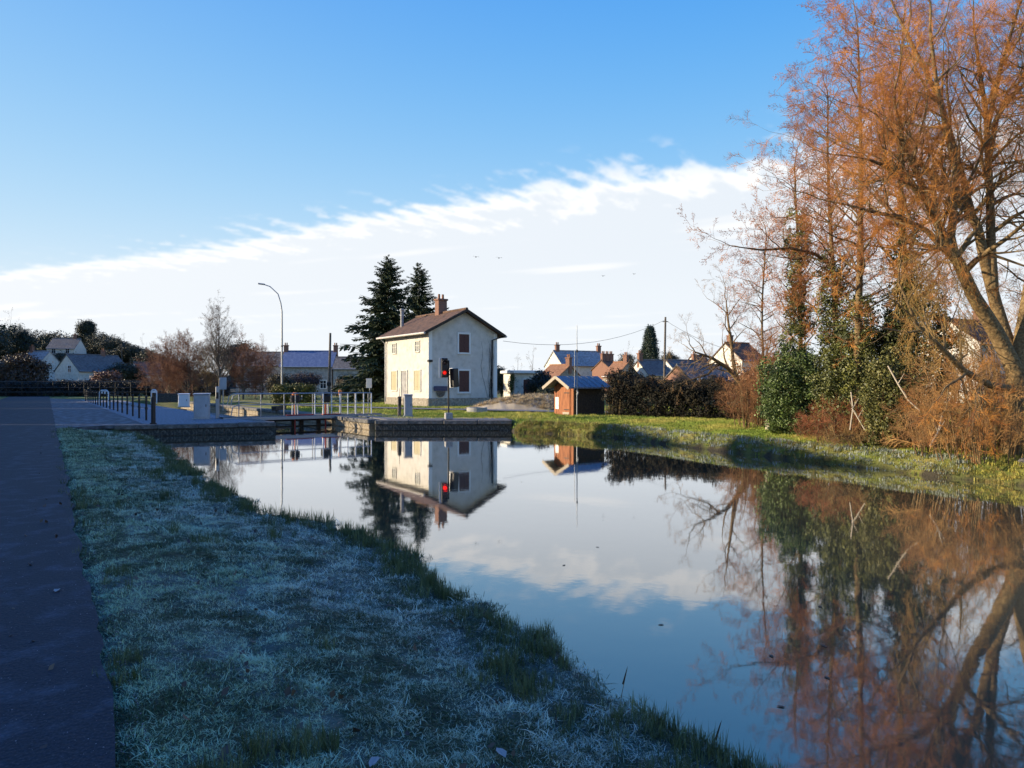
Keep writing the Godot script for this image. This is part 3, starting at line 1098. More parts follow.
func leafy_tree(called: String, label: String, base: Vector3, height: float, radius: float, c0: Color, c1: Color, seed_: int, group := "", count := 260, leaf := 0.9) -> void:
	var o := thing(called, label, "tree", base, 0.0, group)
	var g := RandomNumberGenerator.new()
	g.seed = seed_
	var mb := MB.new()
	var top := base + Vector3(g.randf_range(-0.3, 0.3), height * 0.75, g.randf_range(-0.3, 0.3))
	mb.tube([base - Vector3(0, 0.2, 0), base.lerp(top, 0.4) + Vector3(0.1, 0, 0), top], [height * 0.028, height * 0.02, height * 0.006], 7)
	for i in 9:
		var p := base.lerp(top, g.randf_range(0.3, 0.95))
		var a := g.randf() * TAU
		mb.tube([p, p + Vector3(cos(a) * radius * 0.4, height * 0.08, sin(a) * radius * 0.4), p + Vector3(cos(a) * radius * 0.75, height * 0.2, sin(a) * radius * 0.75)], [height * 0.011, height * 0.007, height * 0.003], 5)
	var t := part(o, "trunk", mb, M.grey_bark)
	t.transform = o.transform.affine_inverse()
	var spots := []
	for k in 5:
		var q := base + Vector3(g.randf_range(-0.45, 0.45) * radius, height * g.randf_range(0.4, 0.78), g.randf_range(-0.45, 0.45) * radius)
		spots.append_array(ball_spots(q, Vector3(radius, height * 0.32, radius) * g.randf_range(0.55, 0.8), count / 5, seed_ * 7 + k, 0.35))
	clumps(o, "crown", S.clump, M.leaf, spots, leaf, c0, c1, seed_)

func bare_tree(called: String, label: String, base: Vector3, height: float, seed_: int, c0: Color, c1: Color, o2 := {}, group := "", shoots: Array = []) -> Node3D:
	var o := thing(called, label, "tree", base, 0.0, group)
	var T := new_tree(seed_, {"levels": 2, "kids": [1.1, 1.3, 1.0], "reach": [height * 0.26, height * 0.13, 0.6], "thick": [0.06, 0.025, 0.01], "lift": 0.16, "wander": 0.1, "sprays": 2.6, "spray_size": height * 0.085, "bare": 0.28, "col": [c0, c1]})
	T.merge(o2, true)
	var top := base + Vector3(0, height * 0.8, 0)
	clothe(T, [base - Vector3(0, 0.2, 0), base.lerp(top, 0.3) + Vector3(0.1, 0, 0), base.lerp(top, 0.6) - Vector3(0.12, 0, 0.1), top], [height * 0.018, height * 0.014, height * 0.009, height * 0.003], 0)
	finish_tree(T, o, M.grey_bark, shoots if shoots else S.willow)
	return o

func spruce(label: String, base: Vector3, height: float, radius: float, seed_: int) -> void:
	var o := thing("spruce_tree", label, "tree", base, 0.0, "spruces behind the keeper's house")
	var g := RandomNumberGenerator.new()
	g.seed = seed_
	var mb := MB.new()
	mb.tube([Vector3(0, -0.2, 0), Vector3(0.05, height * 0.5, 0), Vector3(0, height, 0)], [0.22, 0.12, 0.015], 7)
	part(o, "trunk", mb, M.grey_bark)
	var half := [[[], []], [[], []]]
	var y := 0.7
	while y < height - 0.1:
		var f := 1.0 - y / height
		var reach := radius * pow(f, 0.75) * g.randf_range(0.75, 1.15) + 0.12
		for i in 10:
			var a := g.randf() * TAU
			var l := reach * g.randf_range(0.4, 1.4)
			var tilt := lerpf(0.55, -0.28, pow(f, 0.6)) + g.randf_range(-0.15, 0.15)
			var b := Basis(Vector3.UP, a) * Basis(Vector3.BACK, tilt)
			var k := g.randi() % 2
			half[k][0].append(Transform3D(b.scaled_local(Vector3(l, l * 0.9 + 0.25, l * 0.8 + 0.25)), Vector3(0, y + g.randf_range(-0.12, 0.12), 0)))
			half[k][1].append(Color(0.018, 0.032, 0.012).lerp(Color(0.05, 0.075, 0.025), g.randf()))
		y += 0.17 + 0.1 * f
	for k in 2:
		copies(o, "crown", S.frond[k], M.needle, half[k][0], half[k][1])

func twig_bush(called: String, label: String, base: Vector3, radius: Vector3, count: int, size: float, c0: Color, c1: Color, seed_: int, group := "", kind := "bush") -> void:
	# a thicket of arching shoots that rise from the ground
	var o := thing(called, label, kind, base, 0.0, group)
	var g := RandomNumberGenerator.new()
	g.seed = seed_
	var mb := MB.new()
	var half := [[[], []], [[], []]]
	var back := o.transform.affine_inverse()
	for i in maxi(14, count / 5):
		var a := g.randf() * TAU
		var r := sqrt(g.randf())
		var foot := Vector3(cos(a) * radius.x * r * 0.7, -0.1, sin(a) * radius.z * r * 0.7)
		var tip := Vector3(cos(a) * radius.x * r, radius.y * g.randf_range(0.5, 1.05) * (1.0 - 0.45 * r * r), sin(a) * radius.z * r)
		mb.tube([foot, foot.lerp(tip, 0.6) + Vector3(0, radius.y * 0.2, 0), tip + Vector3(g.randfn(), 0, g.randfn()) * 0.12, tip + Vector3(cos(a) * 0.4, -0.25, sin(a) * 0.4)], [0.017, 0.013, 0.009, 0.005], 4)
	part(o, "stems", mb, M.bark)
	for i in count:
		var a := g.randf() * TAU
		var r := sqrt(g.randf())
		var ht := g.randf() * (1.0 - 0.55 * r * r)
		var p := Vector3(cos(a) * radius.x * r, radius.y * ht, sin(a) * radius.z * r)
		var dir := Vector3(cos(a) * 0.5 + g.randfn() * 0.6, 0.9 + g.randfn() * 0.5, sin(a) * 0.5 + g.randfn() * 0.6)
		var k := g.randi() % 2
		var s := size * g.randf_range(0.6, 1.3)
		half[k][0].append(Transform3D(aim(dir, g.randf() * TAU).scaled_local(Vector3(s, s, s)), p))
		half[k][1].append(c0.lerp(c1, g.randf()))
	for k in 2:
		copies(o, "twigs", S.willow[k], M.twig, half[k][0], half[k][1])

func leaf_bush(called: String, label: String, base: Vector3, radius: Vector3, count: int, size: float, c0: Color, c1: Color, seed_: int, kind := "bush", meshes: Array = S.ivy, group := "") -> Node3D:
	var o := thing(called, label, kind, base, 0.0, group)
	var mb := MB.new()
	for i in 5:
		var a := TAU * i / 5.0 + seed_
		mb.tube([base + Vector3(0, -0.1, 0), base + Vector3(cos(a) * radius.x * 0.3, radius.y * 0.5, sin(a) * radius.z * 0.3), base + Vector3(cos(a) * radius.x * 0.6, radius.y * 0.85, sin(a) * radius.z * 0.6)], [0.03, 0.02, 0.008], 5)
	var t := part(o, "stems", mb, M.bark)
	t.transform = o.transform.affine_inverse()
	clumps(o, "leaves", meshes, M.leaf, ball_spots(base + Vector3(0, radius.y * 0.5, 0), radius * Vector3(1, 0.55, 1), count, seed_, 0.5), size, c0, c1, seed_)
	return o

func ivy_on(o: Node3D, pts: Array, radius: Array, count: int, size: float, seed_: int, c0 := Color(0.035, 0.05, 0.012), c1 := Color(0.22, 0.22, 0.045)) -> void:
	# ivy grown round a trunk that runs through pts
	var g := RandomNumberGenerator.new()
	g.seed = seed_
	var spots := []
	for i in count:
		var f := g.randf()
		var q := along(pts, f)
		var k := clampf(f, 0, 0.999) * (pts.size() - 1)
		var r: float = lerpf(radius[int(k)], radius[int(k) + 1], k - int(k)) * g.randf_range(0.35, 1.1)
		var a := g.randf() * TAU
		spots.append(q[0] + Vector3(cos(a) * r, g.randf_range(-0.2, 0.2), sin(a) * r))
	clumps(o, "ivy", S.ivy, M.leaf, spots, size, c0, c1, seed_)

func grove() -> void:
	# ---- the great leaning willow on the right bank
	var base := at(1006, 16.0, 0.55)
	var o := thing("willow_tree", "huge bare willow with several leaning trunks and orange twigs on the bank", "tree", base)
	var T := new_tree(21, {"levels": 3, "mixed": true, "kids": [2.4, 2.5, 2.0], "reach": [1.75, 1.1, 0.7], "thick": [0.085, 0.042, 0.019], "sprays": 1.9, "spray_size": 0.5, "lift": 0.05, "wander": 0.15, "bare": 0.42, "sway": Vector3(0, 0.12, 0), "col": [Color(0.3, 0.095, 0.018), Color(0.72, 0.3, 0.045)]})
	var foot := pt(1008, 458, 16.0)
	var fork := pt(1016, 372, 16.0)
	var runs := [
		[[foot, fork, pt(995, 331, 15.9), pt(974, 297, 15.8), pt(958, 262, 15.6), pt(941, 232, 15.5), pt(924, 190, 15.3), pt(902, 140, 15.0)], 0.27, 0.06],
		[[fork + Vector3(0.05, -0.3, -0.1), pt(1010, 350, 16.3), pt(996, 305, 16.4), pt(985, 262, 16.5), pt(977, 225, 16.5), pt(961, 200, 16.6), pt(937, 178, 16.7), pt(918, 162, 16.8), pt(902, 148, 16.9)], 0.2, 0.05],
		[[pt(993, 290, 16.4), pt(991, 250, 16.5), pt(990, 200, 16.7), pt(988, 155, 16.8), pt(986, 112, 17.0), pt(978, 60, 17.2)], 0.15, 0.05],
		[[pt(989, 158, 16.8), pt(996, 120, 17.0), pt(1008, 98, 17.2), pt(1030, 80, 17.5), pt(1055, 40, 17.8)], 0.09, 0.04],
		[[pt(955, 258, 15.6), pt(951, 237, 15.5), pt(954, 203, 15.4), pt(957, 176, 15.4), pt(947, 135, 15.3), pt(936, 80, 15.2), pt(930, 30, 15.1)], 0.12, 0.04],
		[[pt(962, 268, 15.6), pt(945, 250, 15.4), pt(927, 231, 15.3), pt(900, 217, 15.2), pt(878, 213, 15.1), pt(858, 208, 15.0)], 0.1, 0.035],
		[[pt(930, 205, 15.3), pt(905, 178, 15.2), pt(880, 164, 15.1), pt(870, 160, 15.0)], 0.085, 0.03],
		[[fork, pt(1022, 330, 16.1), pt(1032, 270, 16.0), pt(1045, 190, 15.9), pt(1052, 110, 15.8), pt(1050, 30, 15.8)], 0.2, 0.05],
		[[fork + Vector3(-0.1, -0.4, 0.1), pt(990, 385, 15.6), pt(964, 371, 15.3), pt(938, 345, 15.0), pt(917, 325, 14.8), pt(905, 296, 14.7)], 0.11, 0.035],
		[[pt(975, 225, 16.5), pt(955, 150, 17.0), pt(940, 100, 17.2), pt(915, 50, 17.4), pt(900, 20, 17.5)], 0.1, 0.04],
		[[pt(987, 130, 16.9), pt(1000, 70, 16.6), pt(1015, 20, 16.5)], 0.08, 0.04],
	]
	for r in runs:
		var pts: Array = r[0]
		var rad := []
		for i in pts.size():
			rad.append(0.8 * lerpf(r[1], r[2], float(i) / (pts.size() - 1)))
		T.bare = 0.5 if r[1] > 0.18 else 0.25
		clothe(T, pts, rad, 0)
	# hanging tangle of yellow withies in the middle
	T.col = [Color(0.3, 0.17, 0.04), Color(0.46, 0.29, 0.09)]
	for i in 80:
		var g: RandomNumberGenerator = T.rng
		var p := pt(g.randf_range(895, 968), g.randf_range(235, 345), g.randf_range(14.6, 15.6))
		var d := Vector3(g.randfn() * 0.4, -1.0, g.randfn() * 0.4).normalized()
		T.at.append(Transform3D(aim(d, g.randf() * TAU).scaled_local(Vector3(0.7, 1.0, 0.7) * g.randf_range(0.7, 1.3)), p))
		T.tone.append(T.col[0].lerp(T.col[1], g.randf()))
	finish_tree(T, o, M.bark, S.willow)

	# ---- alders with catkins
	var alders := [
		[859, 19.6, 28, 61, "tall slender alder with russet catkins behind the willow's left limbs", 0.13, 1.5, true, 300],
		[798, 22.6, 165, 62, "thin straight alder with ivied foot beside the holly", 0.085, 1.25, true, 210],
		[832, 21.0, 96, 63, "alder with dense reddish catkins between two ivied trunks", 0.11, 1.3, true, 255],
		[905, 19.5, 20, 64, "broad alder wrapped in hanging ivy behind the pale fallen branch", 0.14, 1.7, true, 215],
		[765, 27.0, 235, 65, "small russet alder at the end of the bramble hedge", 0.06, 1.0, false, 0],
		[1045, 19.0, 30, 66, "alder standing behind the great willow", 0.14, 1.8, false, 0],
	]
	for a in alders:
		var b := at(a[0], a[1], 0.55)
		var top := pt(a[0], a[2], a[1])
		var n := thing("alder_tree", a[4], "tree", b)
		var A := new_tree(a[3], {"levels": 2, "mixed": true, "kids": [4.2, 3.0, 1.0], "reach": [a[6], 0.75, 0.5], "thick": [0.035, 0.016, 0.01], "sprays": 2.6, "spray_size": 0.5, "lift": 0.03, "wander": 0.14, "bare": 0.3, "col": [Color(0.22, 0.07, 0.022), Color(0.58, 0.22, 0.045)]})
		var pts := []
		var rad := []
		for i in 7:
			var f := i / 6.0
			pts.append(b.lerp(top, f) + Vector3(sin(f * 5.0 + a[3]) * 0.1, -0.1 if i == 0 else 0.0, cos(f * 4.0) * 0.1))
			rad.append(lerpf(a[5], 0.02, f))
		clothe(A, pts, rad, 0)
		if a[0] == 832:
			# long low bough that reaches out over the hedge end
			A.kids = [1.6, 1.6, 1.0]
			A.sprays = 1.5
			clothe(A, [pt(834, 268, 21.0), pt(815, 254, 20.8), pt(790, 248, 20.6), pt(762, 250, 20.4), pt(738, 247, 20.2)], [0.06, 0.05, 0.04, 0.03, 0.015], 0)
		finish_tree(A, n, M.bark, S.alder)
		if a[7]:
			var f: float = (up_at(a[8], a[1]) - 0.55) / (top.y - 0.55)
			ivy_on(n, [b, b.lerp(top, f * 0.3), b.lerp(top, f * 0.6), b.lerp(top, f)], [0.6, 0.55, 0.3, 0.4], int(430 * f + 140), 0.155, a[3] + 5)

	# ---- evergreens and thickets under the trees
	leaf_bush("holly_bush", "glossy dark green holly bush at the foot of the thin alder", at(797, 22.2, 0.5), Vector3(1.15, 2.5, 1.0), 1150, 0.15, Color(0.03, 0.055, 0.014), Color(0.14, 0.2, 0.045), 71)
	leaf_bush("ivy_thicket", "high heap of dark ivy around the alder trunks", at(860, 20.4, 0.5), Vector3(1.25, 3.4, 1.0), 1000, 0.15, Color(0.03, 0.042, 0.012), Color(0.17, 0.18, 0.04), 72)
	leaf_bush("ivy_thicket", "dark ivy curtain behind the pale fallen branch", at(915, 19.4, 0.5), Vector3(1.1, 4.2, 0.9), 900, 0.15, Color(0.018, 0.026, 0.009), Color(0.1, 0.11, 0.03), 73)
	leaf_bush("ivy_thicket", "yellowish green ivy clump at the lawn edge under the dark curtain", at(886, 17.7, 0.5), Vector3(0.55, 2.2, 0.5), 420, 0.13, Color(0.05, 0.065, 0.015), Color(0.22, 0.2, 0.05), 74)
	var o1 := Color(0.26, 0.12, 0.04)
	var o2 := Color(0.55, 0.31, 0.1)
	twig_bush("bramble_thicket", "orange bramble thicket at the willow's foot", at(995, 15.4, 0.5), Vector3(1.7, 1.8, 0.9), 240, 0.75, o1, o2, 81)
	twig_bush("bramble_thicket", "tall rusty bramble tangle left of the willow trunk", at(950, 16.6, 0.5), Vector3(1.1, 2.2, 0.9), 230, 0.75, Color(0.24, 0.12, 0.045), Color(0.5, 0.28, 0.1), 82)
	twig_bush("bramble_thicket", "low reddish brambles in front of the ivy heap", at(838, 19.4, 0.5), Vector3(1.0, 1.0, 0.6), 260, 0.5, Color(0.2, 0.06, 0.025), Color(0.36, 0.13, 0.05), 83)
	twig_bush("bramble_thicket", "dense red-brown bush joining the hedge end", at(758, 25.2, 0.5), Vector3(1.1, 2.7, 1.0), 250, 0.75, Color(0.2, 0.09, 0.04), Color(0.42, 0.2, 0.08), 84)
	twig_bush("bramble_thicket", "brown scrub growing behind the willow trunk", at(1030, 18.0, 0.5), Vector3(2.2, 4.0, 1.2), 420, 0.9, Color(0.22, 0.11, 0.04), Color(0.46, 0.24, 0.08), 85)
	twig_bush("bramble_thicket", "dry bramble fringe along the back of the lawn", at(890, 18.2, 0.5), Vector3(1.6, 0.6, 0.5), 220, 0.4, Color(0.22, 0.12, 0.04), Color(0.4, 0.25, 0.09), 86)
	twig_bush("bramble_thicket", "rusty scrub rising behind the holly bush", at(775, 25.5, 0.5), Vector3(0.8, 3.6, 0.8), 300, 0.8, Color(0.2, 0.08, 0.03), Color(0.4, 0.18, 0.06), 87)
	# pale dead branches
	var dead := [[[pt(888, 366, 16.6), pt(898, 384, 16.4), pt(908, 400, 16.2), pt(920, 411, 16.0)], "long pale dead branch hanging before the dark ivy"], [[pt(851, 392, 18.2), pt(853, 408, 18.0), pt(850, 430, 17.9)], "upright pale dead stick in the red brambles"], [[pt(852, 408, 18.0), pt(858, 418, 17.9), pt(865, 430, 17.8)], "slanting pale stick leaning against the red brambles"], [[pt(942, 416, 15.4), pt(938, 432, 15.3), pt(930, 446, 15.2)], "forked pale stick standing in the rusty tangle"]]
	for q in dead:
		var n := thing("dead_branch", q[1], "branch", q[0][-1])
		var mb := MB.new()
		var rad := []
		for i in q[0].size():
			rad.append(0.017)
		mb.tube(q[0], rad, 6)
		var e: Vector3 = q[0][1]
		mb.tube([e, e + Vector3(0.12, 0.25, 0.05)], [0.014, 0.005], 5)
		mb.tube([q[0][-2], q[0][-2] + Vector3(-0.1, 0.2, 0.02)], [0.012, 0.004], 5)
		var w := part(n, "wood", mb, M.dead_wood)
		w.transform = n.transform.affine_inverse()
	# leaning fruit tree at the hedge end
	var fb := at(752, 27.5, 0.5)
	var ft := thing("apple_tree", "old leaning apple tree with bare crooked boughs over the hedge", "tree", fb)
	var A2 := new_tree(91, {"levels": 2, "kids": [2.2, 2.2, 1.0], "reach": [1.2, 0.6, 0.4], "thick": [0.04, 0.02, 0.01], "sprays": 1.6, "spray_size": 0.45, "lift": 0.12, "wander": 0.2, "bare": 0.3, "col": [Color(0.24, 0.15, 0.07), Color(0.42, 0.26, 0.12)]})
	clothe(A2, [fb, pt(742, 385, 27.4), pt(728, 368, 27.3), pt(712, 358, 27.2), pt(695, 352, 27.0)], [0.14, 0.11, 0.08, 0.06, 0.03], 0)
	clothe(A2, [pt(735, 376, 27.4), pt(732, 350, 27.6), pt(728, 320, 27.8), pt(726, 300, 28.0)], [0.08, 0.06, 0.04, 0.02], 0)
	clothe(A2, [pt(720, 362, 27.3), pt(708, 374, 27.0), pt(690, 380, 26.8)], [0.05, 0.04, 0.02], 0)
	finish_tree(A2, ft, M.bark, S.willow)
	# stump post beside the holly
	var sp := thing("stump", "short weathered stump standing at the lawn edge beside the holly", "stump", at(769, 24.0, 0.5))
	var sm := MB.new()
	sm.tube([Vector3(0, -0.1, 0), Vector3(0.02, 0.4, 0), Vector3(-0.02, 0.75, 0)], [0.14, 0.115, 0.1], 9)
	part(sp, "wood", sm, M.dead_wood)

# ------------------------------------------------------------------ masonry and buildings
func masonry(called: String, label: String, runs: Array, stone: Material, cope: Material, seed_: int, second: Material = null) -> Node3D:
	# runs: [from, to, inward]; a wall with a course of single coping stones laid on it
	var o := thing(called, label, "quay wall", Vector3(runs[0][0].x, 0, runs[0][0].y))
	var g := RandomNumberGenerator.new()
	g.seed = seed_
	var back := o.transform.affine_inverse()
	var stones := []
	for k in 4:
		var mb := MB.new()
		mb.box(Vector3.ZERO, Vector3(1.2, 0.19, 0.62), 0.03)
		stones.append(mb.mesh())
	var blocks := []
	for k in 3:
		var mb := MB.new()
		mb.box(Vector3.ZERO, Vector3(0.78, 0.27, 0.3), 0.025)
		blocks.append(mb.mesh())
	for r in runs:
		if second and r != runs[0]:
			stone = second
		var a: Vector2 = r[0]
		var b: Vector2 = r[1]
		var inw: Vector2 = r[2]
		var d := (b - a).normalized()
		var l := (b - a).length()
		var mb := MB.new()
		var yaw := atan2(-d.y, d.x)
		var bs := Basis(Vector3.UP, yaw)
		var mid := (a + b) * 0.5 + inw * 0.5
		mb.box(Vector3(mid.x, -0.5, mid.y), Vector3(l - 0.02, 1.56, 0.9), 0.0, bs)
		var w := part(o, "wall_core", mb, stone)
		w.transform = back
		var visible: float = r[3] if r.size() > 3 else l
		var k := int(visible / 1.24)
		for i in k:
			var p := a + d * (i + 0.5) * l / k if visible == l else a + d * (i + 0.5) * 1.24
			var c := p + inw * (0.27 + g.randf_range(-0.012, 0.012))
			var s := part(o, "coping_stone", stones[i % 4], cope)
			s.transform = back * Transform3D((bs * Basis(Vector3.RIGHT, g.randf_range(-0.008, 0.008))).scaled_local(Vector3((l / k if visible == l else 1.24) / 1.2 - 0.012, 1.0, 1.0)), Vector3(c.x, 0.385 + g.randf_range(-0.008, 0.008), c.y))
		var k2 := int(visible / 0.8)
		for i in k2:
			var p := a + d * (i + 0.5) * 0.8
			var c := p + inw * (0.175 + g.randf_range(-0.02, 0.01))
			var s := part(o, "stone", blocks[i % 3], stone)
			s.transform = back * Transform3D(bs, Vector3(c.x, 0.145, c.y))
	return o

func gable_roof(o: Node3D, len_: float, wid: float, eave: float, ridge: float, over: float, m: Material, thick := 0.12, side := 0.3) -> MeshInstance3D:
	# ridge along local x, centred; slopes fall towards -z and +z
	var mb := MB.new()
	var hx := len_ / 2 + side
	var slope := (ridge - eave) / (wid / 2)
	var hz := wid / 2 + over
	var ye := ridge - slope * hz
	for s in [-1.0, 1.0]:
		mb.quad(Vector3(-hx, ridge + thick, 0), Vector3(hx, ridge + thick, 0), Vector3(hx, ye + thick, s * hz), Vector3(-hx, ye + thick, s * hz), Vector3(0, 1, s * 0.3))
		mb.quad(Vector3(-hx, ye + thick, s * hz), Vector3(hx, ye + thick, s * hz), Vector3(hx, ye, s * hz), Vector3(-hx, ye, s * hz), Vector3(0, 0, s))
		mb.quad(Vector3(-hx, ridge, 0), Vector3(hx, ridge, 0), Vector3(hx, ye, s * hz), Vector3(-hx, ye, s * hz), Vector3(0, -1, 0))
		for e in [-1.0, 1.0]:
			mb.quad(Vector3(e * hx, ridge + thick, 0), Vector3(e * hx, ye + thick, s * hz), Vector3(e * hx, ye, s * hz), Vector3(e * hx, ridge, 0), Vector3(e, 0, 0))
	var roof := part(o, "roof", mb, m)
	var cap := MB.new()
	cap.tube([Vector3(-hx, ridge + thick + 0.01, 0), Vector3(hx, ridge + thick + 0.01, 0)], [0.09, 0.09], 8)
	part(roof, "ridge_tiles", cap, m)
	return roof

func gable_walls(len_: float, wid: float, eave: float, ridge: float) -> MB:
	var mb := MB.new()
	var x := len_ / 2
	var z := wid / 2
	for s in [-1.0, 1.0]:
		mb.quad(Vector3(-x, eave, s * z), Vector3(x, eave, s * z), Vector3(x, -0.4, s * z), Vector3(-x, -0.4, s * z), Vector3(0, 0, s))
		mb.quad(Vector3(s * x, eave, -z), Vector3(s * x, eave, z), Vector3(s * x, -0.4, z), Vector3(s * x, -0.4, -z), Vector3(s, 0, 0))
		mb.flat(Vector3(s * x, eave, -z), Vector3(s * x, eave, z), Vector3(s * x, ridge, 0), Vector3(s, 0, 0))
	return mb

func opening(o: Node3D, called: String, c: Vector3, out: Vector3, w: float, h: float, frame_m: Material, fill_m: Material, fill_name: String, border := 0.1) -> MeshInstance3D:
	# a surround standing a little proud of the wall, with its pane, shutter or leaf set inside
	var side := out.cross(Vector3.UP).normalized()
	var b := Basis(side, Vector3.UP, side.cross(Vector3.UP))
	var f := MB.new()
	f.box(c + side * (w / 2 + border / 2) + out * 0.02, Vector3(border, h + border * 2, 0.08), 0.008, b)
	f.box(c - side * (w / 2 + border / 2) + out * 0.02, Vector3(border, h + border * 2, 0.08), 0.008, b)
	f.box(c + Vector3(0, h / 2 + border / 2, 0) + out * 0.02, Vector3(w - 0.004, border, 0.078), 0.008, b)
	f.box(c - Vector3(0, h / 2 + border / 2, 0) + out * 0.03, Vector3(w - 0.004, border, 0.1), 0.008, b)
	var fr := part(o, called, f, frame_m)
	var p := MB.new()
	if fill_name == "shutter":
		for s in [-1.0, 1.0]:
			var q := MB.new()
			q.box(c + side * s * w * 0.25 + out * 0.005, Vector3(w * 0.5 - 0.012, h - 0.01, 0.05), 0.006, b)
			for e in [-0.3, 0.3]:
				q.box(c + side * s * w * 0.25 + Vector3(0, h * e, 0) + out * 0.032, Vector3(w * 0.42, 0.07, 0.02), 0.004, b)
			part(fr, "shutter", q, fill_m)
		return fr
	p.box(c + out * 0.004, Vector3(w - 0.004, h - 0.004, 0.02), 0.0, b)
	part(fr, fill_name, p, fill_m)
	if fill_name == "pane":
		var bars := MB.new()
		bars.box(c + out * 0.02, Vector3(0.05, h - 0.01, 0.03), 0.0, b)
		bars.box(c + out * 0.021 + Vector3(0, h * 0.1, 0), Vector3(w - 0.01, 0.04, 0.028), 0.0, b)
		part(fr, "glazing_bars", bars, frame_m)
	return fr

func chimney(o: Node3D, at_: Vector3, w: float, top: float, m: Material, pots := 1) -> void:
	var mb := MB.new()
	mb.box(Vector3(at_.x, (at_.y + top) / 2, at_.z), Vector3(w, top - at_.y, w * 0.8), 0.02)
	mb.box(Vector3(at_.x, top - 0.06, at_.z), Vector3(w + 0.14, 0.14, w * 0.8 + 0.14), 0.02)
	var c := part(o, "chimney", mb, m)
	for k in pots:
		var p := MB.new()
		var x := at_.x + (k - (pots - 1) / 2.0) * w * 0.45
		p.tube([Vector3(x, top, at_.z), Vector3(x, top + 0.38, at_.z)], [0.1, 0.085], 8)
		part(c, "chimney_pot", p, M.tile_orange_plain)

func village_house(called: String, label: String, p: Vector3, turn: float, len_: float, wid: float, eave: float, ridge: float, wall: Material, roof: Material, chims: Array, gable_windows := 1, front_windows := 3, group := "", shut := false) -> Node3D:
	# eave and ridge are heights above the base
	var o := thing(called, label, "house", p, turn, group)
	part(o, "wall", gable_walls(len_, wid, eave, ridge), wall)
	gable_roof(o, len_, wid, eave, ridge, 0.25, roof, 0.14, 0.12)
	for c in chims:
		var x: float = c * len_ / 2
		chimney(o, Vector3(x, ridge - 0.9, 0), 0.6, ridge + 1.0, M.brick, 2)
	for k in gable_windows:
		for s in [-1.0, 1.0]:
			opening(o, "window", Vector3(s * len_ / 2, 1.6 + k * 2.4, wid * 0.12), Vector3(s, 0, 0), 0.8, 1.1, M.white, M.shutter if shut else M.glass, "shutter" if shut else "pane")
	for k in front_windows:
		for lv in (2 if eave > 4.6 else 1):
			var x := (k + 0.5) / front_windows * len_ - len_ / 2
			if k == front_windows / 2 and lv == 0:
				opening(o, "door", Vector3(x, 1.05, wid / 2), Vector3(0, 0, 1), 0.9, 2.0, M.white, M.shutter, "door_leaf")
			else:
				opening(o, "window", Vector3(x, 1.6 + lv * 2.5, wid / 2), Vector3(0, 0, 1), 0.8, 1.1, M.white, M.glass, "pane")
	var gut := MB.new()
	gut.tube([Vector3(-len_ / 2, eave - 0.08, wid / 2 + 0.3), Vector3(len_ / 2, eave - 0.08, wid / 2 + 0.3)], [0.06, 0.06], 6)
	part(o, "gutter", gut, M.galv)
	return o

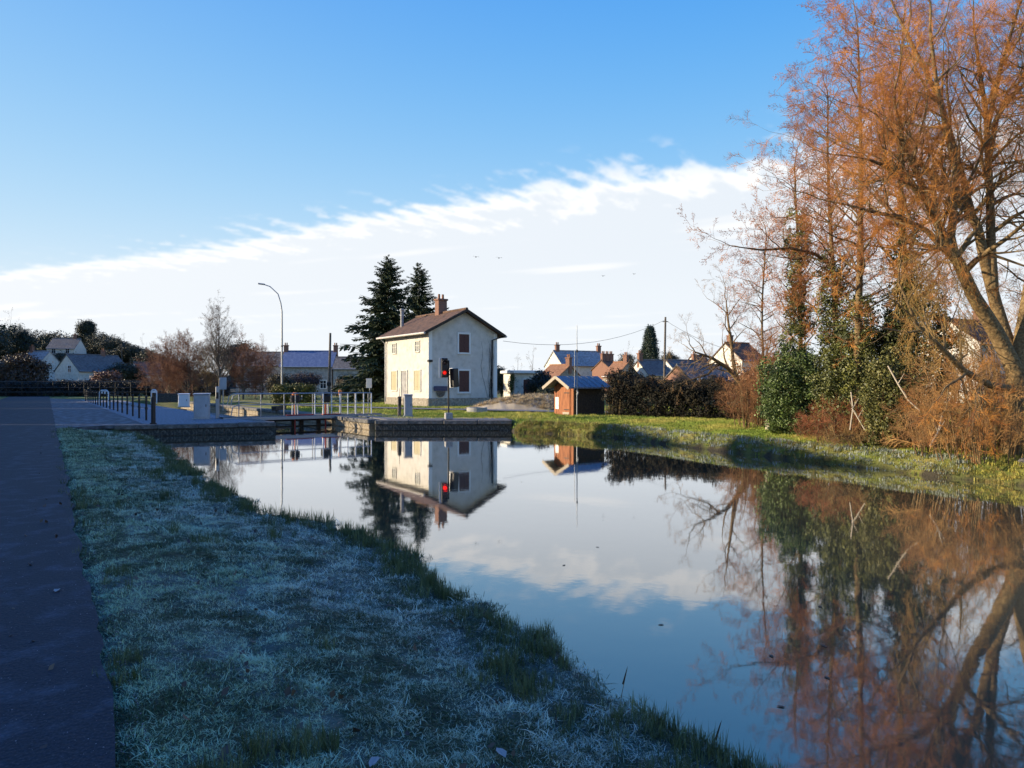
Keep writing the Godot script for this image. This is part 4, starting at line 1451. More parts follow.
func keepers_house() -> void:
	# corner at the local origin, gable facing +z, long front facing -x
	var o := thing("keepers_house", "two storey lock keeper's house with cream walls, tiled roof and red shutters", "house", Vector3(-5.96, 0.5, -50.0), TURN)
	var W := 5.9
	var L := 7.1
	var eave := 5.42
	var peak := 6.95
	var wall := MB.new()
	wall.quad(Vector3(0, eave, -L), Vector3(0, eave, 0), Vector3(0, -0.4, 0), Vector3(0, -0.4, -L), Vector3(-1, 0, 0))
	wall.quad(Vector3(W, eave, -L), Vector3(W, eave, 0), Vector3(W, -0.4, 0), Vector3(W, -0.4, -L), Vector3(1, 0, 0))
	for z in [0.0, -L]:
		wall.quad(Vector3(0, eave, z), Vector3(W, eave, z), Vector3(W, -0.4, z), Vector3(0, -0.4, z), Vector3(0, 0, 1 if z == 0.0 else -1))
		wall.flat(Vector3(0, eave, z), Vector3(W, eave, z), Vector3(W / 2, peak, z), Vector3(0, 0, 1 if z == 0.0 else -1))
	part(o, "wall", wall, M.render)
	var plinth := MB.new()
	plinth.box(Vector3(W / 2, 0.1, 0.03), Vector3(W + 0.14, 0.95, 0.1), 0.02)
	plinth.box(Vector3(-0.03, 0.1, -L / 2 - 0.02), Vector3(0.1, 0.95, L), 0.02)
	part(o, "plinth", plinth, M.stone_wall)
	for q in [[Vector3(0.14, 3.0, 0.012), Vector3(0.3, 4.84, 0.03)], [Vector3(W - 0.14, 3.0, 0.012), Vector3(0.3, 4.84, 0.03)]]:
		var t := MB.new()
		t.box(q[0], q[1], 0.005)
		part(o, "corner_trim", t, M.white)
	# roof
	var slope := (peak - eave) / (W / 2)
	var ov := 0.5
	var z0 := 0.45
	var z1 := -L - 0.4
	var roof_n := Node3D.new()
	var roof := MB.new()
	for s in [-1.0, 1.0]:
		var xe: float = W / 2 + s * (W / 2 + ov)
		var ye := peak - slope * (W / 2 + ov)
		var r0 := Vector3(W / 2, peak + 0.16, z1)
		var r1 := Vector3(W / 2, peak + 0.16, z0)
		roof.quad(r0, r1, Vector3(xe, ye + 0.16, z0), Vector3(xe, ye + 0.16, z1), Vector3(s, 2, 0))
		roof.quad(Vector3(xe, ye + 0.16, z0), Vector3(xe, ye + 0.16, z1), Vector3(xe, ye + 0.03, z1), Vector3(xe, ye + 0.03, z0), Vector3(s, 0, 0))
		roof.quad(Vector3(W / 2, peak + 0.03, z1), Vector3(W / 2, peak + 0.03, z0), Vector3(xe, ye + 0.03, z0), Vector3(xe, ye + 0.03, z1), Vector3(0, -1, 0))
	var rf := part(o, "roof", roof, M.tile_brown)
	for s in [-1.0, 1.0]:
		for z in [z0, z1]:
			var xe: float = W / 2 + s * (W / 2 + ov)
			var ye := peak - slope * (W / 2 + ov)
			var mid := Vector3((W / 2 + xe) / 2, (peak + ye) / 2 + 0.07, z)
			var bb := MB.new()
			bb.box(mid, Vector3(Vector2(xe - W / 2, peak - ye).length(), 0.2, 0.06), 0.008, Basis(Vector3.BACK, -s * atan(slope)))
			part(rf, "bargeboard", bb, M.dark_plank)
	var ridge := MB.new()
	ridge.tube([Vector3(W / 2, peak + 0.17, z1), Vector3(W / 2, peak + 0.17, z0)], [0.11, 0.11], 8)
	part(rf, "ridge_tiles", ridge, M.tile_brown)
	for s in [-1.0, 1.0]:
		var xe: float = W / 2 + s * (W / 2 + ov + 0.07)
		var ye := peak - slope * (W / 2 + ov)
		var gut := MB.new()
		gut.tube([Vector3(xe, ye + 0.05, z1), Vector3(xe, ye + 0.05, z0)], [0.08, 0.08], 8)
		part(o, "gutter", gut, M.pale_gutter)
	roof_n.free()
	var pipe := MB.new()
	pipe.tube([Vector3(-0.5, eave - 0.25, -L + 0.1), Vector3(-0.12, eave - 0.6, -L + 0.15), Vector3(-0.1, 0.2, -L + 0.15)], [0.05, 0.05, 0.05], 8)
	part(o, "drainpipe", pipe, M.galv)
	var pipe2 := MB.new()
	pipe2.tube([Vector3(W + 0.45, eave - 0.22, 0.15), Vector3(5.42, eave - 0.5, 0.1), Vector3(5.36, 0.0, 0.1)], [0.06, 0.06, 0.06], 8)
	part(o, "drainpipe", pipe2, M.black_metal)
	chimney(o, Vector3(W / 2, peak - 0.5, -3.4), 0.75, 8.2, M.brick, 2)
	var flue := MB.new()
	flue.tube([Vector3(1.2, 5.6, -6.6), Vector3(1.2, 7.55, -6.6)], [0.13, 0.13], 10)
	flue.tube([Vector3(1.2, 7.5, -6.6), Vector3(1.2, 7.62, -6.6)], [0.2, 0.16], 10)
	part(o, "flue", flue, M.grey_wall)
	# openings
	var left := Vector3(-1, 0, 0)
	for z in [-1.67, -5.5]:
		opening(o, "window", Vector3(0, 4.35, z), left, 0.62, 0.72, M.cream, M.dim_pane, "pane", 0.07)
		opening(o, "window", Vector3(0, 1.85, z), left, 0.95, 1.45, M.cream, M.pale_shutter, "shutter", 0.09)
	opening(o, "door", Vector3(0, 1.5, -3.8), left, 0.95, 2.15, M.cream, M.grey_wall, "door_leaf", 0.1)
	var front := Vector3(0, 0, 1)
	opening(o, "window", Vector3(2.95, 4.6, 0), front, 0.88, 1.35, M.white, M.shutter, "shutter", 0.13)
	opening(o, "window", Vector3(2.95, 1.8, 0), front, 0.88, 1.55, M.white, M.shutter, "shutter", 0.13)
	var lamp := MB.new()
	lamp.box(Vector3(0.05, 3.25, 0.12), Vector3(0.34, 0.16, 0.24), 0.02)
	part(o, "wall_lantern", lamp, M.black_metal)
	var sign := MB.new()
	sign.box(Vector3(0.95, 1.28, 0.12), Vector3(1.15, 0.34, 0.05), 0.01)
	part(o, "name_plate", sign, M.plaque)
	var disc := MB.new()
	for i in 12:
		var a0 := PI + PI * i / 12.0
		var a1 := PI + PI * (i + 1) / 12.0
		disc.tri(Vector3(0.95, 1.08, 0.13), Vector3(0.95 + cos(a0) * 0.36, 1.08 + sin(a0) * 0.42, 0.13), Vector3(0.95 + cos(a1) * 0.36, 1.08 + sin(a1) * 0.42, 0.13), front, front, front)
		disc.quad(Vector3(0.95 + cos(a0) * 0.36, 1.08 + sin(a0) * 0.42, 0.13), Vector3(0.95 + cos(a1) * 0.36, 1.08 + sin(a1) * 0.42, 0.13), Vector3(0.95 + cos(a1) * 0.36, 1.08 + sin(a1) * 0.42, 0.07), Vector3(0.95 + cos(a0) * 0.36, 1.08 + sin(a0) * 0.42, 0.07), Vector3(cos(a0), sin(a0), 0))
	part(o, "planter_bracket", disc, M.old_wood)
	# a bare creeper up the gable's right edge
	var cr := MB.new()
	var g := RandomNumberGenerator.new()
	g.seed = 4
	for k in 9:
		var p := Vector3(5.25 + g.randf_range(-0.25, 0.35), 0.3, 0.06)
		var pts := [p]
		for i in 7:
			p += Vector3(g.randf_range(-0.2, 0.17), g.randf_range(0.3, 0.85), 0)
			p.y = minf(p.y, 5.0)
			pts.append(p)
		cr.tube(pts, [0.016, 0.014, 0.012, 0.011, 0.01, 0.008, 0.006, 0.004], 4)
	part(o, "creeper", cr, M.dark_plank)

func garden_shed() -> void:
	var o := thing("garden_shed", "small brown timber shed with a blue-grey pitched roof on the lawn", "shed", Vector3(3.1, 0.5, -35.0), TURN)
	var W := 1.55     # along local -z, gable facing -x
	var D := 2.05
	var ev := 1.5
	var pk := 1.92
	var core := MB.new()
	core.quad(Vector3(0.02, ev, 0), Vector3(D, ev, 0), Vector3(D, -0.1, 0), Vector3(0.02, -0.1, 0), Vector3(0, 0, 1))
	core.quad(Vector3(0.02, ev, -W), Vector3(D, ev, -W), Vector3(D, -0.1, -W), Vector3(0.02, -0.1, -W), Vector3(0, 0, -1))
	for x in [0.02, D]:
		core.quad(Vector3(x, ev, 0), Vector3(x, ev, -W), Vector3(x, -0.1, -W), Vector3(x, -0.1, 0), Vector3(-1 if x < 1.0 else 1, 0, 0))
		core.flat(Vector3(x, ev, 0), Vector3(x, ev, -W), Vector3(x, pk, -W / 2), Vector3(-1 if x < 1.0 else 1, 0, 0))
	part(o, "wall", core, M.dark_plank)
	# gable boards, each its own
	for i in 8:
		var z := -W * (i + 0.5) / 8.0
		var top := pk - absf(z + W / 2) / (W / 2) * (pk - ev) - 0.06
		var b := MB.new()
		b.box(Vector3(-0.012, top / 2 - 0.04, z), Vector3(0.035, top + 0.08, W / 8.0 - 0.012), 0.006)
		part(o, "plank", b, M.plank)
	for i in 7:
		var b := MB.new()
		b.box(Vector3(D / 2, ev * (i + 0.5) / 7.0, 0.012), Vector3(D - 0.02, ev / 7.0 - 0.014, 0.03), 0.005)
		part(o, "plank", b, M.dark_plank)
	var dr := MB.new()
	dr.box(Vector3(-0.045, 0.72, -0.62), Vector3(0.03, 1.42, 0.72), 0.006)
	var leaf := part(o, "door", dr, M.plank)
	for y in [0.3, 1.15]:
		var hinge := MB.new()
		hinge.box(Vector3(-0.068, y, -0.5), Vector3(0.012, 0.05, 0.4), 0.003)
		part(leaf, "hinge", hinge, M.black_metal)
	var foot := MB.new()
	foot.box(Vector3(-0.064, 0.12, -0.56), Vector3(0.014, 0.12, 0.5), 0.003)
	part(leaf, "kick_plate", foot, M.dead_wood)
	var note := MB.new()
	note.box(Vector3(-0.042, 0.62, -1.28), Vector3(0.02, 0.62, 0.26), 0.003)
	part(o, "notice_board", note, M.white)
	var slope := (pk - ev) / (W / 2)
	var ov := 0.28
	var roof := MB.new()
	for s in [-1.0, 1.0]:
		var ze: float = -W / 2 + s * (W / 2 + ov)
		var ye := pk - slope * (W / 2 + ov)
		roof.quad(Vector3(-0.55, pk + 0.09, -W / 2), Vector3(D + 0.25, pk + 0.09, -W / 2), Vector3(D + 0.25, ye + 0.09, ze), Vector3(-0.55, ye + 0.09, ze), Vector3(0, 2, s))
		roof.quad(Vector3(-0.55, pk + 0.02, -W / 2), Vector3(D + 0.25, pk + 0.02, -W / 2), Vector3(D + 0.25, ye + 0.02, ze), Vector3(-0.55, ye + 0.02, ze), Vector3(0, -2, 0))
		roof.quad(Vector3(-0.55, ye + 0.09, ze), Vector3(D + 0.25, ye + 0.09, ze), Vector3(D + 0.25, ye + 0.02, ze), Vector3(-0.55, ye + 0.02, ze), Vector3(0, 0, s))
	var rf := part(o, "roof", roof, M.frost_roof)
	for s in [-1.0, 1.0]:
		var b := MB.new()
		var ze: float = -W / 2 + s * (W / 2 + ov)
		var ye := pk - slope * (W / 2 + ov)
		b.box(Vector3(-0.57, (pk + ye) / 2 + 0.03, (-W / 2 + ze) / 2), Vector3(0.04, 0.16, Vector2(ze + W / 2, pk - ye).length()), 0.005, Basis(Vector3.RIGHT, s * atan(slope)))
		part(rf, "bargeboard", b, M.dead_wood)
	var rail := MB.new()
	for i in 5:
		rail.tube([Vector3(D * (i + 0.4) / 5.0, pk + 0.1, -W / 2), Vector3(D * (i + 0.4) / 5.0, pk - slope * (W / 2 + ov) + 0.105, ov)], [0.012, 0.012], 4)
	part(rf, "roof_seams", rail, M.frost_roof)
	var lampm := MB.new()
	lampm.tube([Vector3(0.1, 1.25, 0.02), Vector3(0.1, 1.3, 0.16), Vector3(0.1, 1.12, 0.2), Vector3(0.1, 0.98, 0.1)], [0.025, 0.025, 0.03, 0.025], 6)
	part(o, "hose_hook", lampm, M.galv)

func lock_furniture() -> void:
	# masonry
	var nl := Vector2(-V.x, -V.z)
	var nr := Vector2(V.x, V.z)
	var a := Vector2(-15.6, -27.45)
	var b := Vector2(L0.x, L0.z)
	var fr := (b - a).normalized()
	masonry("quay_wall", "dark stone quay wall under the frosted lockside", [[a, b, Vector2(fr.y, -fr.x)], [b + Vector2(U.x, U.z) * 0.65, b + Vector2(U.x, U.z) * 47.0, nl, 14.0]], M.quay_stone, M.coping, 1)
	var r := Vector2(R0.x, -31.4)
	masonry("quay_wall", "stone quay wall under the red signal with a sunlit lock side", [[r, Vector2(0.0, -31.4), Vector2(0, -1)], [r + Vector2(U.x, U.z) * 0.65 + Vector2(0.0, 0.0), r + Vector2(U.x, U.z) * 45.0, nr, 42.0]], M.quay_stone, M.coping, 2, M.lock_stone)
	structure("quay_pavement", sheet(PackedVector2Array([Vector2(-5.7, -32.0), Vector2(-0.1, -32.0), Vector2(-0.3, -33.4), Vector2(-4.6, -34.4), Vector2(-9.4, -41.5), Vector2(-10.6, -40.6)]), 0.484, 0.1), M.gravel_road)
	# gate and footbridge, local x across the lock
	var g0 := Vector3(L0.x, 0, L0.z) + U * 4.2
	var gate := thing("lock_gate", "dark timber lock gate standing in the water under the footbridge", "lock gate", g0, TURN)
	for x in [0.18, 1.25, 2.22, 2.62, 3.5, 4.5]:
		var p := MB.new()
		p.box(Vector3(x, -0.3, -0.35), Vector3(0.2, 1.5, 0.22), 0.02)
		part(gate, "post", p, M.dark_plank)
	for y in [-0.02, 0.33]:
		var p := MB.new()
		p.box(Vector3(2.35, y, -0.2), Vector3(4.6, 0.13, 0.08), 0.015)
		part(gate, "beam", p, M.dark_plank)
	var pl := MB.new()
	pl.box(Vector3(2.35, -0.62, -0.36), Vector3(4.6, 1.1, 0.08), 0.0)
	part(gate, "planking", pl, M.dark_plank)
	var br := thing("footbridge", "narrow plank footbridge with pale railings across the lock", "footbridge", g0, TURN)
	for i in 3:
		var p := MB.new()
		p.box(Vector3(2.7, 0.53, 0.05 + i * 0.27 - 0.3), Vector3(7.9, 0.06, 0.25), 0.01)
		part(br, "plank", p, M.old_wood)
	var edge := MB.new()
	edge.box(Vector3(2.7, 0.46, 0.4), Vector3(7.9, 0.16, 0.06), 0.01)
	part(br, "edge_beam", edge, M.galv)
	for q in [[2.35, 1.35], [3.95, 0.95]]:
		var p := MB.new()
		p.box(Vector3(q[0], 0.585, 0.3), Vector3(q[1], 0.05, 0.2), 0.01)
		part(br, "red_plate", p, M.red)
	for x in [-0.55, 0.45, 1.55, 2.1]:
		var p := MB.new()
		p.tube([Vector3(x, 0.56, 0.36), Vector3(x, 1.63, 0.36)], [0.024, 0.024], 7)
		part(br, "railing_post", p, M.galv)
	for i in 8:
		var x := 3.07 + i * 0.43
		var p := MB.new()
		p.box(Vector3(x, 1.09, 0.36), Vector3(0.05, 1.08, 0.04), 0.008)
		part(br, "railing_post", p, M.white_metal)
	for i in 5:
		var p := MB.new()
		p.tube([Vector3(3.2 + i * 0.75, 0.56, -0.32), Vector3(3.2 + i * 0.75, 1.63, -0.32)], [0.02, 0.02], 6)
		part(br, "railing_post", p, M.galv)
	for q in [[1.64, 0.36], [1.12, 0.36], [1.64, -0.32]]:
		var p := MB.new()
		p.tube([Vector3(-0.9, q[0] - 0.5, q[1]), Vector3(-0.82, q[0] - 0.1, q[1]), Vector3(-0.6, q[0], q[1]), Vector3(6.1, q[0], q[1])], [0.024, 0.024, 0.024, 0.024], 7)
		part(br, "handrail", p, M.galv)
	# paddle gear
	for q in [[2.15, "paddle gear with a red cap beside the thin railing", M.orange], [3.7, "dark paddle gear at the railing's first white posts", M.black_metal]]:
		var o := thing("paddle_gear", q[1], "lock gear", g0 + V * q[0] + U * -0.1 + Vector3(0, 0.56, 0), TURN)
		for s in [-0.14, 0.14]:
			var p := MB.new()
			p.tube([Vector3(s, 0, 0.05), Vector3(s * 0.8, 0.75, 0.05)], [0.03, 0.03], 7)
			part(o, "leg", p, M.white_metal)
		var p := MB.new()
		p.box(Vector3(0, 0.8, 0.05), Vector3(0.42, 0.36, 0.3), 0.04)
		part(o, "gear_box", p, M.black_metal)
		p = MB.new()
		p.blob(Vector3(0, 1.04, 0.05), Vector3(0.16, 0.1, 0.14), 10, 6)
		part(o, "cap", p, q[2])
		p = MB.new()
		p.tube([Vector3(0, 0.6, 0.05), Vector3(0, -1.2, 0.05)], [0.04, 0.04], 7)
		part(o, "rack_rod", p, M.red)
		p = MB.new()
		p.tube([Vector3(0.2, 0.8, 0.05), Vector3(0.34, 0.8, 0.05), Vector3(0.34, 0.98, 0.05)], [0.018, 0.018, 0.018], 6)
		part(o, "crank", p, M.galv)
	var mk := thing("marker_post", "little post with an orange head behind the white railing", "post", g0 + V * 5.0 + U * 1.2 + Vector3(0, 0.48, 0))
	var mp := MB.new()
	mp.tube([Vector3.ZERO, Vector3(0, 1.05, 0)], [0.035, 0.035], 8)
	part(mk, "pole", mp, M.galv)
	mp = MB.new()
	mp.box(Vector3(0, 1.17, 0), Vector3(0.16, 0.28, 0.12), 0.03)
	part(mk, "head", mp, M.orange)
	# red signal on the quay
	var t := thing("signal_light", "black two lamp signal on a pole, lit red, on the right quay", "traffic signal", Vector3(-2.9, 0.484, -32.0), 0.25)
	var p := MB.new()
	p.box(Vector3(0, 0.15, 0), Vector3(0.34, 0.3, 0.34), 0.03)
	part(t, "base_block", p, M.concrete)
	p = MB.new()
	p.tube([Vector3(0, 0.3, 0), Vector3(0, 2.7, 0)], [0.038, 0.038], 10)
	part(t, "pole", p, M.black_metal)
	var head := MB.new()
	head.box(Vector3(-0.2, 2.36, 0.02), Vector3(0.3, 0.88, 0.2), 0.03)
	head.box(Vector3(-0.03, 2.5, 0), Vector3(0.1, 0.05, 0.05), 0.01)
	var hd := part(t, "lamp_housing", head, M.black_metal)
	var bp := MB.new()
	bp.box(Vector3(-0.245, 2.36, -0.1), Vector3(0.36, 0.92, 0.02), 0.004)
	part(hd, "backing_board", bp, M.white_metal)
	for q in [[2.58, M.dark_lens, "lamp_lens"], [2.13, M.red_lens, "red_light"]]:
		var ln := MB.new()
		ln.blob(Vector3(-0.2, q[0], 0.12), Vector3(0.088, 0.088, 0.03), 14, 8)
		part(hd, q[2], ln, q[1])
		var hood := MB.new()
		for i in 10:
			var a0 := PI * i / 10.0 - 0.2
			var a1 := PI * (i + 1) / 10.0 - 0.2
			var c := Vector3(-0.2, q[0], 0.12)
			hood.quad(c + Vector3(cos(a0), sin(a0), 0) * 0.13, c + Vector3(cos(a1), sin(a1), 0) * 0.13, c + Vector3(cos(a1), sin(a1), 0) * 0.125 + Vector3(0, 0, 0.16), c + Vector3(cos(a0), sin(a0), 0) * 0.125 + Vector3(0, 0, 0.16), Vector3(cos(a0), sin(a0), 0))
		part(hd, "hood", hood, M.black_metal)
	var omni := OmniLight3D.new()
	omni.name = "red_glow"
	omni.position = Vector3(-0.2, 2.13, 0.3)
	omni.light_color = Color(1, 0.08, 0.03)
	omni.light_energy = 0.008
	omni.light_size = 0.1
	omni.omni_range = 30.0
	omni.omni_attenuation = 2.0
	omni.shadow_enabled = true
	t.add_child(omni)
	var h2 := MB.new()
	h2.box(Vector3(0.27, 1.9, -0.02), Vector3(0.28, 0.86, 0.34), 0.03, Basis(Vector3.UP, -0.9) * Basis(Vector3.RIGHT, 0.08))
	h2.box(Vector3(0.1, 2.05, -0.03), Vector3(0.2, 0.05, 0.05), 0.01)
	part(t, "side_lamp_housing", h2, M.black_metal)
	var h3 := MB.new()
	h3.box(Vector3(0.13, 1.9, -0.22), Vector3(0.34, 0.9, 0.03), 0.005, Basis(Vector3.UP, -0.9) * Basis(Vector3.RIGHT, 0.08))
	part(t, "backing_board", h3, M.white_metal)
	# cabinets and posts
	for q in [
		["control_cabinet", "slim grey control cabinet on the quay near the signal", at(408, 34.9, 0.484), 0.4, 1.05, 0.3, M.grey_box],
		["control_cabinet", "wide grey cabinet with a sloping lid beside the grey post on the frosted lockside", at(202, 32.4, 0.479), 0.66, 1.14, 0.5, M.grey_box],
		["control_cabinet", "small white cabinet farther back on the frosted lockside", at(184, 49.0, 0.479), 0.68, 0.9, 0.5, M.white_box],
	]:
		var o := thing(q[0], q[1], "cabinet", q[2], 0.3, "lock control cabinets")
		var c := MB.new()
		c.box(Vector3(0, q[4] / 2, 0), Vector3(q[3], q[4], q[5]), 0.02)
		part(o, "body", c, q[6])
		c = MB.new()
		c.box(Vector3(0, q[4] + 0.025, 0.01), Vector3(q[3] + 0.06, 0.05, q[5] + 0.08), 0.012, Basis(Vector3.RIGHT, 0.04))
		part(o, "lid", c, q[6])
		c = MB.new()
		c.box(Vector3(0, q[4] * 0.5, q[5] / 2 + 0.008), Vector3(q[3] * 0.86, q[4] * 0.84, 0.02), 0.004)
		var d := part(o, "door", c, q[6])
		c = MB.new()
		c.box(Vector3(q[3] * 0.3, q[4] * 0.55, q[5] / 2 + 0.028), Vector3(0.03, 0.12, 0.02), 0.004)
		part(d, "handle", c, M.black_metal)
		c = MB.new()
		c.box(Vector3(0, 0.02, 0), Vector3(q[3] + 0.1, 0.06, q[5] + 0.1), 0.01)
		part(o, "plinth", c, M.concrete)
	for q in [
		["grey steel control post beside the wide cabinet", at(217.5, 33.0, 0.479), 0.16, 1.5, 0.0],
		["dark slim control post with an aerial beside the slim cabinet", at(399.5, 34.9, 0.484), 0.17, 1.0, 0.42],
	]:
		var o := thing("control_post", q[0], "post", q[1], 0.3)
		var c := MB.new()
		c.box(Vector3(0, q[3] / 2, 0), Vector3(q[2], q[3], q[2]), 0.02)
		part(o, "body", c, M.galv if q[4] == 0.0 else M.old_wood)
		c = MB.new()
		c.box(Vector3(0, q[3] * 0.72, q[2] / 2 + 0.01), Vector3(q[2] * 0.7, 0.3, 0.02), 0.004)
		part(o, "panel", c, M.black_metal)
		if q[4] > 0.0:
			c = MB.new()
			c.tube([Vector3(0, q[3], 0), Vector3(0, q[3] + q[4], 0)], [0.014, 0.008], 5)
			part(o, "aerial", c, M.black_metal)
	var sb := thing("sign_board", "plain grey board on a post behind the wide cabinet", "sign", at(223, 42.0, 0.479), 0.2)
	var sm := MB.new()
	sm.tube([Vector3.ZERO, Vector3(0, 1.4, -0.03)], [0.03, 0.03], 7)
	part(sb, "pole", sm, M.galv)
	sm = MB.new()
	sm.box(Vector3(0, 1.65, 0), Vector3(0.4, 0.72, 0.04), 0.01)
	part(sb, "board", sm, M.grey_box)
	sb = thing("sign_board", "white board on a leaning post beside the spruces", "sign", at(369, 60.0, 0.45), 0.35)
	sm = MB.new()
	sm.tube([Vector3(0.12, 0, 0), Vector3(0, 2.0, -0.03)], [0.035, 0.035], 7)
	part(sb, "pole", sm, M.galv)
	sm = MB.new()
	sm.box(Vector3(0, 1.72, 0), Vector3(0.48, 0.82, 0.03), 0.008)
	part(sb, "board", sm, M.white_metal)
	# white hoops on the lockside
	for q in [["white tubular hoop standing behind the barrier posts", at(104, 52.0, 0.479), 0.6, 1.15], ["narrow white hoop behind the end of the barrier", at(154, 58.0, 0.479), 0.42, 1.15]]:
		var o := thing("hoop_barrier", q[0], "barrier", q[1], 0.2, "white hoops on the lockside")
		var c := MB.new()
		var w: float = q[2] / 2
		c.tube([Vector3(-w, 0, 0), Vector3(-w, q[3] - 0.12, 0), Vector3(-w + 0.12, q[3], 0), Vector3(w - 0.12, q[3], 0), Vector3(w, q[3] - 0.12, 0), Vector3(w, 0, 0)], [0.045, 0.045, 0.045, 0.045, 0.045, 0.045], 8)
		part(o, "tube", c, M.white_metal)
		c = MB.new()
		c.box(Vector3(0, q[3] - 0.16, 0), Vector3(q[2] - 0.1, 0.2, 0.03), 0.005)
		part(o, "plate", c, M.white_metal)
	# barrier of black posts along the road
	var f0 := Vector3(-16.3, 0.48, -31.2)
	var dir := Vector3(-0.566, 0, -0.824)
	var fence := thing("post_and_rail_barrier", "long row of black metal posts with thin rails along the road", "barrier", f0, 0.0)
	for i in 18:
		var q := MB.new()
		var c: Vector3 = dir * 2.5 * i
		q.tube([c, c + Vector3(0, 1.03, 0)], [0.042, 0.042], 9)
		q.blob(c + Vector3(0, 1.05, 0), Vector3(0.055, 0.05, 0.055), 9, 5)
		q.tube([c + Vector3(0, 0.49, 0), c + Vector3(0, 0.58, 0)], [0.062, 0.062], 9)
		part(fence, "post", q, M.black_metal)
	for y in [0.54, 0.92]:
		var q := MB.new()
		q.tube([Vector3(0, y, 0), dir * 2.5 * 17 + Vector3(0, y, 0)], [0.012, 0.012], 6)
		part(fence, "rail", q, M.black_metal)
	var endp := thing("bollard", "thick black bollard at the canal end of the barrier", "bollard", Vector3(-14.5, 0.479, -28.3))
	var q2 := MB.new()
	q2.tube([Vector3.ZERO, Vector3(0, 1.05, 0), Vector3(0, 1.12, 0)], [0.085, 0.08, 0.06], 12)
	part(endp, "shaft", q2, M.black_metal)
	q2 = MB.new()
	q2.tube([Vector3(0, 0.0, 0), Vector3(0, 0.05, 0)], [0.13, 0.12], 12)
	part(endp, "foot", q2, M.black_metal)
	# concrete ring and timber
	var ring := thing("planter_ring", "low round concrete planter on the grass before the keeper's house", "planter", at(477, 40.5, 0.45))
	q2 = MB.new()
	for i in 24:
		var a0 := TAU * i / 24
		var a1 := TAU * (i + 1) / 24
		var e0 := Vector3(cos(a0), 0, sin(a0))
		var e1 := Vector3(cos(a1), 0, sin(a1))
		q2.quad(e0 * 0.6, e1 * 0.6, e1 * 0.6 + Vector3(0, 0.3, 0), e0 * 0.6 + Vector3(0, 0.3, 0), e0)
		q2.quad(e0 * 0.6 + Vector3(0, 0.3, 0), e1 * 0.6 + Vector3(0, 0.3, 0), e1 * 0.5 + Vector3(0, 0.3, 0), e0 * 0.5 + Vector3(0, 0.3, 0), Vector3.UP)
		q2.quad(e0 * 0.5 + Vector3(0, 0.1, 0), e1 * 0.5 + Vector3(0, 0.1, 0), e1 * 0.5 + Vector3(0, 0.3, 0), e0 * 0.5 + Vector3(0, 0.3, 0), -e0)
		q2.flat(e0 * 0.5 + Vector3(0, 0.2, 0), e1 * 0.5 + Vector3(0, 0.2, 0), Vector3(0, 0.2, 0), Vector3.UP)
	part(ring, "ring", q2, M.concrete)
	var tb := thing("timber_baulk", "dark squared timber lying on the lock side beyond the footbridge", "timber", at(279, 43.5, 0.48), TURN + 0.9)
	q2 = MB.new()
	q2.box(Vector3(0, 0.13, 0), Vector3(1.7, 0.26, 0.3), 0.02)
	part(tb, "beam", q2, M.dark_plank)
	var bs := thing("mooring_stone", "pale squared stone set in the far bank at the water's edge", "stone", Vector3(10.95, 0.0, -14.75), 0.6)
	q2 = MB.new()
	q2.box(Vector3(0, 0.22, 0), Vector3(0.4, 0.62, 0.4), 0.05)
	part(bs, "block", q2, M.coping)
	var lw := thing("low_wall", "low dark stone wall at the back of the frosted lockside", "wall", at(170, 62.0, 0.47), TURN)
	q2 = MB.new()
	q2.box(Vector3(0, 0.4, 0), Vector3(2.4, 0.8, 0.4), 0.03)
	part(lw, "wall", q2, M.quay_stone)

